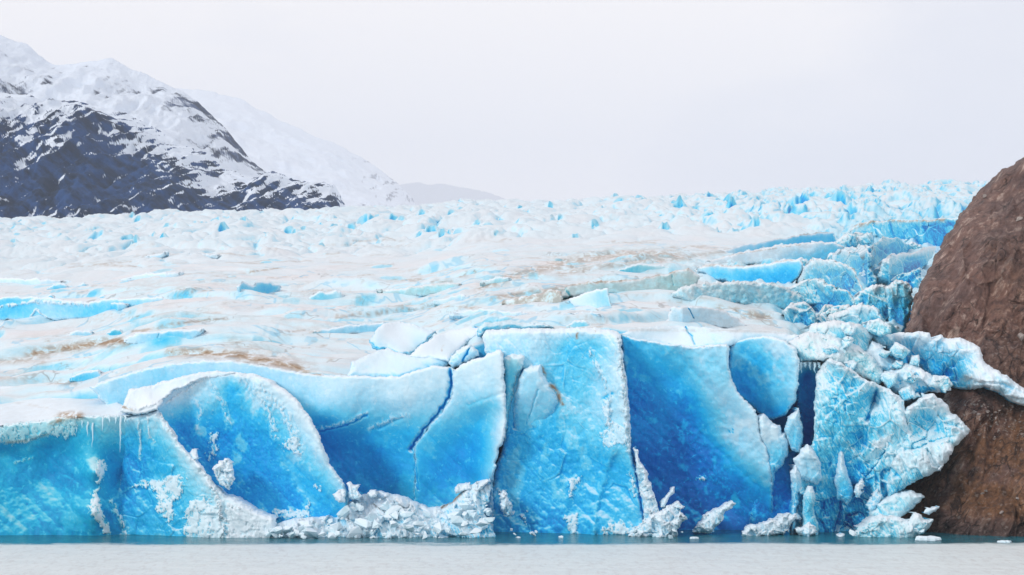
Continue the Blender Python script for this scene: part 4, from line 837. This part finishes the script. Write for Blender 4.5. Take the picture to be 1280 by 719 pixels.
for lab, poly, d, f in CH:
    P_ = np.array(poly); big = np.ptp(P_, axis=0).max() > 25
    vt, vb = P_[:, 1].min(), P_[:, 1].max(); uc = P_[:, 0].mean()
    B('ice_chunk', poly, [(uc, vt, d + .8), (uc, vb, d - 1.0)], [(uc, vt, max(f - .06, .04)), (uc, vb, f + .18)], rough=1.0, facet=.8, facet_size=1.8, thick=5, edge=2.0, edge_px=7 if big else 4, rim=.1, wob=2.6 if big else 1.6, frost=.1, step=.8, label=lab, cat='ice chunk', group='fallen ice chunks at the foot of the front')

def chunk_mesh(name, seed, n=13, jag=1.0):
    r = random.Random(seed); bm = bmesh.new()
    for i in range(n):
        v = Vector((r.gauss(0, 1), r.gauss(0, 1), r.gauss(0, 1))).normalized()
        v *= r.uniform(.6, 1.0); bm.verts.new((v.x * .55, v.y * .5, v.z * .42))
    res = bmesh.ops.convex_hull(bm, input=bm.verts)
    bmesh.ops.delete(bm, geom=[e for e in res['geom_interior'] if isinstance(e, bmesh.types.BMVert)], context='VERTS')
    
    me = bpy.data.meshes.new(name); bm.to_mesh(me); bm.free()
    t = me.attributes.new('tone', 'FLOAT_COLOR', 'POINT')
    for i, v in enumerate(me.vertices):
        t.data[i].color = (.10 + .25 * max(0, -v.co.z) + .06 * r.random(), 0, .3, 1)
    return me
bits = [chunk_mesh('ice_bit', 50 + k) for k in range(8)]
for b in bits: b.materials.append(ICE)
rb = random.Random(5)
n_bit = 0
def scatter(n, fu, dd, size, lab, grp):
    for k in range(n):
        u, v = fu(); s_ = size * rb.uniform(.45, 1.5) ** 1.6
        o = bpy.data.objects.new('ice_bit', bits[rb.randrange(8)]); COL.objects.link(o)
        D_ = 500 + dd(u, v); p = world(u, v, D_)
        o.location = p; o.scale = (s_ * 1.3, s_, s_ * .8); o.rotation_euler = (rb.uniform(-.6, .6), rb.uniform(-.6, .6), rb.uniform(0, 6.28))
        tag(o, lab, 'ice lump', grp)
def heap():
    u = rb.uniform(336, 618); top = np.interp(u, [336, 395, 436, 470, 520, 550, 580, 612], [664, 650, 632, 620, 632, 638, 618, 604])
    return u, rb.uniform(top + 2, 671)
def heap_d(u, v):
    top = np.interp(u, [336, 395, 436, 470, 520, 550, 580, 612], [664, 650, 632, 620, 632, 638, 618, 604]); t = (v - top) / (672 - top)
    return np.interp(u, [336, 395, 480, 612], [-12, -9.5, -4, -2]) * (1 - t) - 15 * t - .2
scatter(110, heap, heap_d, 2.1, 'angular white ice lump in the crushed heap under the long wall', 'loose ice lumps of the crushed heap')
def foot():
    z = rb.choice([(625, 780), (788, 858), (930, 1000), (1065, 1160), (640, 700)]); return rb.uniform(*z), rb.uniform(660, 673)
scatter(16, foot, lambda u, v: -12 - (v - 660) * .25 + (4 if u < 780 else 0), 1.0, 'small white ice lump at the waterline right of the crushed heap', 'loose ice lumps along the waterline')
def under():
    t = rb.random(); return 1040 + t * 60 + rb.uniform(-15, 15), 425 + t * 55 + rb.uniform(-12, 8)

# floating ice
def floe(u, v, L, W, H, lab):
    d0 = (CZ - .9) * F0 / (v - HV); r = random.Random(int(u)); bm = bmesh.new()
    n = 22; pts = []
    for i in range(n):
        a = 2 * math.pi * i / n; q = 1 + .22 * r.uniform(-1, 1)
        pts.append((math.cos(a) * L * q * .5, math.sin(a) * W * q * .5))
    rings = []
    for z, s_ in ((-.4, .9), (.15 * H, 1.03), (.8 * H, .95), (H, .7)):
        rings.append([bm.verts.new((x * s_, y * s_, z + (r.uniform(-.15, .15) * H if z > 0 else 0))) for x, y in pts])
    for a, b in zip(rings[:-1], rings[1:]):
        for i in range(n): bm.faces.new((a[i], a[(i + 1) % n], b[(i + 1) % n], b[i]))
    c = bm.verts.new((0, 0, H * 1.1))
    for i in range(n): bm.faces.new((rings[-1][i], rings[-1][(i + 1) % n], c))
    me = bpy.data.meshes.new('ice_floe'); bm.to_mesh(me); bm.free()
    t = me.attributes.new('tone', 'FLOAT_COLOR', 'POINT')
    for i in range(len(me.vertices)): t.data[i].color = (.12, 0, .3, 1)
    me.materials.append(ICE)
    o = bpy.data.objects.new('ice_floe', me); COL.objects.link(o); o.location = ((u - 640) / F0 * d0, d0, .9)
    tag(o, lab, 'ice floe', 'ice floating on the lake')
floe(1159, 675.5, 5.2, 4, .75, 'flat white ice floe on the water below the crumbled block and rock')
floe(1256, 678, 2.6, 2.5, .35, 'thin white ice floe on the water at the foot of the brown rock')
floe(868, 673.5, 1.6, 1.5, .35, 'tiny white ice floe on the water below the indigo face')

# ------------------------------------------------------------------ brown rock on the right
def rock():
    poly = [(1130, 415), (1134, 405), (1140, 392), (1144, 375), (1150, 358), (1157, 342), (1168, 318), (1180, 298), (1192, 282), (1206, 264), (1219, 246), (1233, 230), (1245, 217), (1256, 207), (1268, 203), (1277, 197), (1290, 194), (1340, 178), (1420, 165), (1520, 160), (1520, 700),
            (1075, 700), (1085, 660), (1100, 630), (1120, 600), (1140, 560), (1150, 500), (1125, 460)]
    st = 1.1
    us = np.arange(1060, 1524, st); vs = np.arange(155, 704, st)
    U, V = np.meshgrid(us, vs)
    SD = sdf(poly, U + 4.0 * fbm(U / 26, V / 26, 2.2, 5, 91, .6), V + 4.0 * fbm(U / 26, V / 26, 7.2, 5, 92, .6))
    gy, gx = np.gradient(SD, st); gl = np.hypot(gx, gy) + 1e-6
    mv = np.where(np.abs(SD) < .75 * st, SD, 0); keep = SD < .75 * st
    U = U - mv * gx / gl; V = V - mv * gy / gl
    D = 500 + rbf([(1100, 680, 12), (1200, 680, -4), (1300, 680, -12), (1500, 680, -25), (1130, 600, 18), (1200, 560, 10), (1300, 560, 2), (1500, 560, -10), (1180, 500, 22), (1230, 498, 17), (1300, 525, 13), (1140, 450, 40), (1180, 470, 34), (1230, 440, 32), (1300, 480, 25), (1500, 480, 10),
                   (1140, 400, 52), (1180, 390, 44), (1250, 380, 44), (1400, 380, 34), (1180, 310, 74), (1230, 300, 62), (1300, 300, 56), (1500, 300, 46), (1225, 240, 90), (1280, 210, 82), (1300, 240, 74), (1400, 180, 84), (1500, 170, 84)], U, V)
    s = D / 500
    X = (U - 640) / F0 * D; Z = CZ + (HV - V) / F0 * D
    a = math.radians(35); q1 = X * math.cos(a) + Z * math.sin(a); q2 = -X * math.sin(a) + Z * math.cos(a)   # foliation dips down to the left
    b = math.radians(62); p1 = X * math.cos(b) + Z * math.sin(b); p2 = -X * math.sin(b) + Z * math.cos(b)
    up = sstep(-10, 30, Z - 25)
    n = 2.2 * fbm(X / 22, Z / 22, D / 60, 4, 93) + 0.8 * ridged(p1 / 26, p2 / 5.5, 3.3, 4, 94) * (0.5 + 0.7 * up) + 0.55 * ridged(X / 5, Z / 6, D / 20, 4, 95)
    g1, g2, gv = worley(p1 / 20 + .25 * perlin(X / 12, Z / 12), p2 / 8 + .25 * perlin(X / 10, Z / 10, 4.0), 196)
    f1, f2, fv = worley(p1 / 9 + .3 * perlin(X / 6, Z / 6), p2 / 3.6 + .3 * perlin(X / 5, Z / 5, 4.0), 96)
    n = 0.8 * n + 2.6 * gv * sstep(0, .08, g2 - g1) + 1.4 * fv * sstep(0, .15, f2 - f1) + 0.3 * fbm(X / 1.4, Z / 1.4, D / 9, 3, 97)
    for per, am, sd_ in ((6.5, 1.5, 301), (2.6, .6, 302)):      # ledges along the strata
        q_ = p2 / per + .55 * fbm(p1 / 30, p2 / 14, 2.2, 3, sd_) + .12 * perlin(X / 2.5, Z / 2.5, 1.0)
        sw = q_ - np.floor(q_)
        n = n + am * np.minimum(sw / .8, (1 - sw) / .2) * sstep(-.35, .25, fbm(X / 16, Z / 16, per, 3, sd_ + 5))
    e = np.clip(-SD, 0, None); ed = np.clip(1 - e / 12, 0, 1)
    D = D - n + 8 * s * (1 - np.sqrt(np.clip(1 - ed * ed, 0, 1))) * sstep(640, 560, V)
    wet_shade = np.clip(1.1 * sstep(640, 670, V) + .75 * sstep(1235, 1150, U) * sstep(500, 560, V), 0, 1)  # wet near the waterline; cavity under the overhanging ice darkened as painted shade
    ochre = sstep(500, 560, V) * sstep(680, 620, V) + 0.35 * sstep(1215, 1260, U) * sstep(260, 320, V)
    bits_ = sstep(490, 510, V) * sstep(570, 520, V) + .4 * sstep(380, 420, V)
    tone = np.stack([wet_shade, np.clip(ochre, 0, 1), np.clip(bits_, 0, 1)], -1)
    co = world(U, V, D)
    ids = np.full(U.shape, -1); ids[keep] = np.arange(keep.sum())
    qd = np.stack([ids[:-1, :-1], ids[1:, :-1], ids[1:, 1:], ids[:-1, 1:]], -1).reshape(-1, 4); qd = qd[(qd >= 0).all(1)]
    verts = co[keep]; tn = tone[keep]
    ee = np.concatenate([qd[:, [0, 1]], qd[:, [1, 2]], qd[:, [2, 3]], qd[:, [3, 0]]]); key = np.sort(ee, 1); kk = key[:, 0].astype(np.int64) * 10000000 + key[:, 1]
    _, inv, cnt = np.unique(kk, return_inverse=True, return_counts=True); be = ee[cnt[inv] == 1]; bv = np.unique(be); n0 = len(verts)
    back = verts[bv].copy(); back[:, 1] += 60; back[:, 2] += 0.5; back[:, 0] += 60 * np.clip(back[:, 0] / verts[bv][:, 1], 0, 1) + 9
    m1 = np.full(n0, -1); m1[bv] = n0 + np.arange(len(bv))
    w = np.stack([be[:, 1], be[:, 0], m1[be[:, 0]], m1[be[:, 1]]], -1)
    o = make_mesh('rock_slope', np.concatenate([verts, back]), np.concatenate([qd, w]), ROCK, np.concatenate([tn, tn[bv]]))
    return tag(o, 'steep brown rock slope rising beside the glacier on the right', 'rock slope', kind='structure'), (U, V, D, keep)
RK, RG = rock()
def rock_d(u, v):
    U, V, D, k = RG; i = np.argmin(np.where(k, (U - u) ** 2 + (V - v) ** 2, 1e9)); return D.ravel()[i]
STONE = [('pale flat stone lying on the rock high above the ice tongue', 1276, 274, 2.4), ('rounded pale stone on the rock level with the ice tongue', 1277, 420, 2.6), ('long pale stone streak high on the steep rock edge', 1232, 245, 1.8),
         ('pale stone just above the rock base, between two floes', 1232, 614, 1.1), ('pale stone on the lower rock, left of the highest one there', 1228, 617, .9), ('small pale stone on the damp rock right of the crumbled ice', 1252, 640, 1.0), ('small pale stone at the far right of the lower rock', 1272, 623, .9)]
st_mesh = [chunk_mesh('stone', 80 + k, 14) for k in range(3)]
MS = NT('pale_stone'); ncol = MS.noise(MS.pos(), 1.2, 5, .65)
MS.set(color=MS.ramp(ncol, [(.3, (.16, .13, .12)), (.7, (.42, .37, .34))]), rough=.8, normal=MS.bump(ncol, .5, .3))
for m_ in st_mesh: m_.materials.append(MS.m)
for k, (lab, u, v, s_) in enumerate(STONE):
    o = bpy.data.objects.new('stone', st_mesh[k % 3]); COL.objects.link(o)
    dd = rock_d(u, v); o.location = world(u, v, dd - .15 * s_); o.scale = (s_ * 1.4, s_, s_ * .9); o.rotation_euler = (0, -.4, k * 1.3)
    tag(o, lab, 'stone', 'pale stones on the rock slope')
# snow bits and scree caught on the rock below the tongue: countable pebbles of ice
def scree():
    return rb.uniform(1196, 1290), 505 + 45 * rb.random() ** 1.3
scr = [chunk_mesh('pebble', 90 + k, 12) for k in range(3)]
for m_ in scr: m_.materials.append(MS.m)
for k in range(60):
    u, v = scree()
    if u < 1196 + (v - 500) * .35: continue
    o = bpy.data.objects.new('pebble', scr[k % 3]); COL.objects.link(o); s_ = rb.uniform(.25, .8)
    o.location = world(u, v, rock_d(u, v) - .1); o.scale = (s_ * 1.5, s_, s_); o.rotation_euler = (rb.random(), rb.random(), rb.random() * 6)
    tag(o, 'pale pebble among the scree on the lower brown rock, below the ice tongue', 'pebble', 'scree pebbles on the lower rock')

# ------------------------------------------------------------------ mountains
def mountain(name, crest, dc, db, mat, label, snow, vb=300, amp=60, seed=1, step=1.5, rows=170, power=1.0, rag=1.0, u0=-420, rock_amp=.3):
    c = np.array(crest, float)
    us = np.arange(u0, c[-1, 0], step); t = np.linspace(-.06, 1, rows)[:, None]
    tb = np.clip(t, 0, 1)
    vc = np.interp(us, c[:, 0], c[:, 1])[None, :]
    zc = CZ + (HV - vc) / F0 * dc; zb = CZ + (HV - vb) / F0 * db - 40
    zb = np.minimum(zb, zc - 20)
    Z = zb + (zc - zb) * (1 - tb ** power) + np.where(t < 0, t * 900, 0)
    D = dc + (db - dc) * t + 0 * Z
    X = (us[None, :] - 640) / F0 * dc + 0 * Z
    fade = 0.15 + 0.85 * sstep(0, .18, tb)
    a = math.radians(-38); L = dc / 5000.0
    q1 = (X * math.cos(a) - Z * math.sin(a)) / L; q2 = (X * math.sin(a) + Z * math.cos(a)) / L
    r = ridged(q1 / 420, q2 / 170, D / 600, 5, seed, .55); g = ridged(X / L / 170, Z / L / 380, D / 900, 4, seed + 7)
    r2 = ridged(q1 / 110, q2 / 42, D / 300, 4, seed + 3, .6)
    rel = np.clip((zc - zb) / (9 * amp), .12, 1)
    hgt = rel * (amp * (0.8 * r + 0.5 * g - .6) + amp * rock_amp * r2 + amp * .30 * fbm(X / L / 50, D / 80, Z / L / 50, 4, seed + 9))
    hz = hgt * fade + rag * 9 * fbm(X / L / 55, 0 * X, seed, 5, seed + 20, .6) * L * (tb < .05)
    D2 = D - hgt * fade * .9; Z2 = Z + hz * .55
    SN = snow(us[None, :] + 0 * Z, tb + 0 * Z, r, r2, q1, q2, seed)
    co = np.stack([X, D2, Z2], -1)
    tone = np.stack([SN, 0 * SN, 0 * SN], -1)
    nr, nc = Z.shape
    o = make_mesh(name, co.reshape(-1, 3), grid_faces(nr, nc), mat, tone.reshape(-1, 3))
    return tag(o, label, 'mountain', kind='structure')
MD = mountain_material('dark_mountain_rock', (0.009, 0.040, 0.125)); ML = mountain_material('snowy_mountain_rock', (0.03, 0.055, 0.13))  # the dark rock's blue is distance haze put into its base colour
def snow_dark(u, t, r, g, q1, q2, s):
    pt = fbm(q1 / 44, q2 / 11, 2.2, 6, s + 30, .70); p2 = fbm(q1 / 16, q2 / 6, 4.2, 4, s + 32, .65); big = fbm(q1 / 260, q2 / 120, 6.2, 3, s + 35)
    return .74 + .42 * pt + .34 * p2 + .35 * big - .60 * sstep(.02, .66, t) - .16 * (g - .7) - .12 * sstep(250, 420, u) * sstep(.3, .0, t)
def snow_white(u, t, r, g, q1, q2, s):
    st = ridged(q1 / 150, q2 / 20, 1.1, 4, s + 31, .6); big = fbm(q1 / 200, q2 / 120, 5.5, 3, s + 33)
    edge = sstep(.5, .05, t) * sstep(190, 300, u)
    return .90 - (.10 + .20 * edge) * sstep(.5, 1.3, st) - .10 * edge - .12 * sstep(.5, 1.3, g) + .28 * big + .12 * fbm(q1 / 30, q2 / 12, 1.5, 3, s + 36)
mountain('dark_mountain', [(-420, 70), (-200, 95), (-60, 112), (0, 118), (40, 122), (62, 134), (80, 128), (115, 132), (160, 145), (190, 160), (215, 172), (240, 185), (262, 196), (280, 210), (300, 218), (318, 222), (340, 215), (355, 217), (368, 226), (385, 229), (405, 230), (418, 233), (426, 246), (436, 266), (450, 290)],
         3600, 2950, MD, 'dark rocky mountain shoulder streaked with snow, behind the glacier on the left', snow_dark, vb=285, amp=52, seed=3)
mountain('snowy_mountain', [(-420, 20), (-120, 30), (-40, 40), (0, 45), (20, 52), (40, 62), (58, 77), (75, 83), (95, 83), (118, 77), (140, 74), (155, 81), (170, 88), (190, 96), (210, 105), (232, 119), (250, 131), (270, 150), (285, 165), (298, 182), (310, 196), (325, 210), (340, 222), (360, 245), (400, 300)],
         5200, 4100, ML, 'white snow-covered mountain ridge behind the dark shoulder', snow_white, vb=280, amp=34, seed=11, rock_amp=.16)
def snow_far(u, t, r, g, q1, q2, s):
    return .82 - .42 * sstep(400, 510, u) * sstep(-.3, .3, fbm(q1 / 40, q2 / 15, 5.5, 5, s + 33, .65)) + .2 * fbm(q1 / 60, q2 / 30, 5.5, 4, s + 34)
mountain('misty_mountain', [(60, 150), (150, 125), (220, 112), (255, 112), (300, 125), (350, 150), (385, 166), (420, 180), (450, 198), (470, 210), (495, 228), (515, 246), (528, 270)],
         30000, 26000, ML, 'pale snowy ridge fading into mist behind the snow mountain', snow_far, vb=282, amp=110, seed=21, rock_amp=.1, rows=120, u0=60)
mountain('distant_hill', [(380, 215), (440, 226), (480, 232), (520, 229), (555, 231), (590, 236), (615, 242), (640, 252), (680, 262), (720, 275)], 66000, 63000, ML,
         'faint blue-grey hill on the horizon, right of the misty ridge', lambda u, t, r, g, q1, q2, s: .3 + 0 * u, vb=275, amp=60, seed=31, rows=60, u0=380)

# ------------------------------------------------------------------ water
def water():
    ys = np.concatenate([np.linspace(-200, 380, 20), np.linspace(400, 560, 30)]); xs = np.linspace(-900, 900, 60)
    X, Y = np.meshgrid(xs, ys)
    M = NT('milky_lake_water')
    P = M.pos(); sx = M.n('ShaderNodeSeparateXYZ'); M.t.links.new(P, sx.inputs[0])
    w1 = M.noise(M.pos((1, 2.2, 1)), 0.55, 6, .62, .3); w2 = M.noise(M.pos((1, 2.0, 1)), 0.10, 4, .55)
    wob = M.noise(M.pos((.35, 1, 1)), .09, 4, .6)
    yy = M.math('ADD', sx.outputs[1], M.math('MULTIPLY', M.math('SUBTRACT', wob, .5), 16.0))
    yy = M.math('ADD', yy, M.math('MULTIPLY', M.math('SUBTRACT', w1, .5), 14.0)); calm_refl = M.sm(469.5, 476.5, yy)
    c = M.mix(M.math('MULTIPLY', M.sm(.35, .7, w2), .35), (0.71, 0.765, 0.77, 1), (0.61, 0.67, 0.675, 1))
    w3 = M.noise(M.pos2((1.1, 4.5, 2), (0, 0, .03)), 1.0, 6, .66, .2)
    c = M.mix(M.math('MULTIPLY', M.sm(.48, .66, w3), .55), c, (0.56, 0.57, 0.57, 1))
    c = M.mix(calm_refl, c, M.ramp(w1, [(.4, (0.004, 0.085, 0.13)), (.6, (0.02, 0.20, 0.25))]))  # teal of this calm band is the ice's reflection painted into the colour
    h = M.math('ADD', M.math('MULTIPLY', w1, .6), M.math('MULTIPLY', w2, 1.5))
    M.set(color=c, rough=M.math('SUBTRACT', .5, M.math('MULTIPLY', calm_refl, .36)), spec=.3, normal=M.bump(h, .7, .7))
    o = make_mesh('water', np.stack([X, Y, 0 * X + .9], -1).reshape(-1, 3), grid_faces(*X.shape), M.m)
    return tag(o, 'pale milky lake water in front of the ice cliffs', 'water', kind='structure')
water()

# ------------------------------------------------------------------ air
def haze():
    bm = bmesh.new(); bmesh.ops.create_cube(bm, size=1)
    for v in bm.verts: v.co = Vector((v.co.x * 70000, v.co.y * 72000 + 35000, 3000 + v.co.z * 6006))
    me = bpy.data.meshes.new('haze'); bm.to_mesh(me); bm.free()
    m = bpy.data.materials.new('thin_air_haze'); m.use_nodes = True; t = m.node_tree; t.nodes.clear()
    out = t.nodes.new('ShaderNodeOutputMaterial'); v = t.nodes.new('ShaderNodeVolumePrincipled')
    v.inputs['Color'].default_value = (.85, .915, 1.0, 1); v.inputs['Density'].default_value = HAZE; v.inputs['Anisotropy'].default_value = 0.0
    t.links.new(v.outputs[0], out.inputs['Volume']); me.materials.append(m)
    o = bpy.data.objects.new('haze', me); COL.objects.link(o); tag(o, 'thin pale haze filling the air over lake and mountains', 'haze', kind='stuff')
HAZE = 3.6e-5
haze()

# ------------------------------------------------------------------ light, sky, camera
SUN_EL, SUN_AZ = math.radians(27), math.radians(228)      # from behind the camera, on the left
W = bpy.data.worlds.new('World'); S.world = W; W.use_nodes = True
t = W.node_tree; t.nodes.clear()
out = t.nodes.new('ShaderNodeOutputWorld'); bg = t.nodes.new('ShaderNodeBackground'); bg.inputs['Strength'].default_value = .1
sky = t.nodes.new('ShaderNodeTexSky'); sky.sky_type = 'NISHITA'; sky.sun_disc = False; sky.sun_elevation = SUN_EL; sky.sun_rotation = SUN_AZ
tc = t.nodes.new('ShaderNodeTexCoord'); mp = t.nodes.new('ShaderNodeMapping'); mp.inputs['Scale'].default_value = (1, 1, 2.6)
ns = t.nodes.new('ShaderNodeTexNoise'); ns.inputs['Scale'].default_value = 4.2; ns.inputs['Detail'].default_value = 5; ns.inputs['Roughness'].default_value = .5
mp.inputs['Location'].default_value = (0.3, 0.1, 0.35)
rp = t.nodes.new('ShaderNodeValToRGB'); e = rp.color_ramp.elements
e[0].position = .32; e[0].color = (.67, .655, .70, 1); e[1].position = .66; e[1].color = (1.22, 1.09, .95, 1)
el = rp.color_ramp.elements.new(.5); el.color = (.85, .805, .80, 1)
sc = t.nodes.new('ShaderNodeVectorMath'); sc.operation = 'SCALE'; sc.inputs['Scale'].default_value = 11.3
mx = t.nodes.new('ShaderNodeMix'); mx.data_type = 'RGBA'; mx.inputs[0].default_value = .93
t.links.new(tc.outputs['Generated'], mp.inputs['Vector']); t.links.new(mp.outputs[0], ns.inputs['Vector']); dp = t.nodes.new('ShaderNodeVectorMath'); dp.operation = 'DOT_PRODUCT'; gd = Vector((-.09, 1, .15)).normalized(); dp.inputs[1].default_value = gd
t.links.new(tc.outputs['Generated'], dp.inputs[0])
mr = t.nodes.new('ShaderNodeMapRange'); mr.interpolation_type = 'SMOOTHSTEP'; mr.inputs[1].default_value = .962; mr.inputs[2].default_value = 1.0; mr.inputs[3].default_value = -.10; mr.inputs[4].default_value = .16
t.links.new(dp.outputs['Value'], mr.inputs[0])
ad = t.nodes.new('ShaderNodeMath'); ad.operation = 'ADD'; t.links.new(ns.outputs[0], ad.inputs[0]); t.links.new(mr.outputs[0], ad.inputs[1]); t.links.new(ad.outputs[0], rp.inputs[0])
t.links.new(rp.outputs[0], sc.inputs[0]); t.links.new(sky.outputs[0], mx.inputs[6]); t.links.new(sc.outputs[0], mx.inputs[7])
t.links.new(mx.outputs[2], bg.inputs['Color']); t.links.new(bg.outputs[0], out.inputs['Surface'])
sl = bpy.data.lights.new('sun', 'SUN'); sl.energy = 1.35; sl.angle = math.radians(10); sl.color = (1, .965, .92)
so_ = bpy.data.objects.new('sun', sl); COL.objects.link(so_)
dirv = Vector((math.sin(SUN_AZ) * math.cos(SUN_EL), math.cos(SUN_AZ) * math.cos(SUN_EL), math.sin(SUN_EL)))
so_.rotation_euler = dirv.to_track_quat('Z', 'Y').to_euler(); so_.location = (0, -50, 300)

cam = bpy.data.cameras.new('camera'); co_ = bpy.data.objects.new('camera', cam); COL.objects.link(co_)
co_.location = (0, 0, CZ); co_.rotation_euler = (math.radians(90), 0, 0)
cam.sensor_width = 36; cam.lens = 36 * F0 / 1280; cam.shift_y = (HV - 359.5) / 1280; cam.clip_start = 1; cam.clip_end = 150000
S.camera = co_
S.render.engine = 'CYCLES'
S.view_settings.view_transform = 'Standard'; S.view_settings.look = 'None'; S.view_settings.exposure = 0.1; S.view_settings.gamma = 1
c = S.cycles; c.max_bounces = 8; c.diffuse_bounces = 4; c.glossy_bounces = 2; c.volume_bounces = 1; c.transparent_max_bounces = 4
c.use_denoising = True; c.caustics_reflective = False; c.caustics_refractive = False; c.sample_clamp_indirect = 6
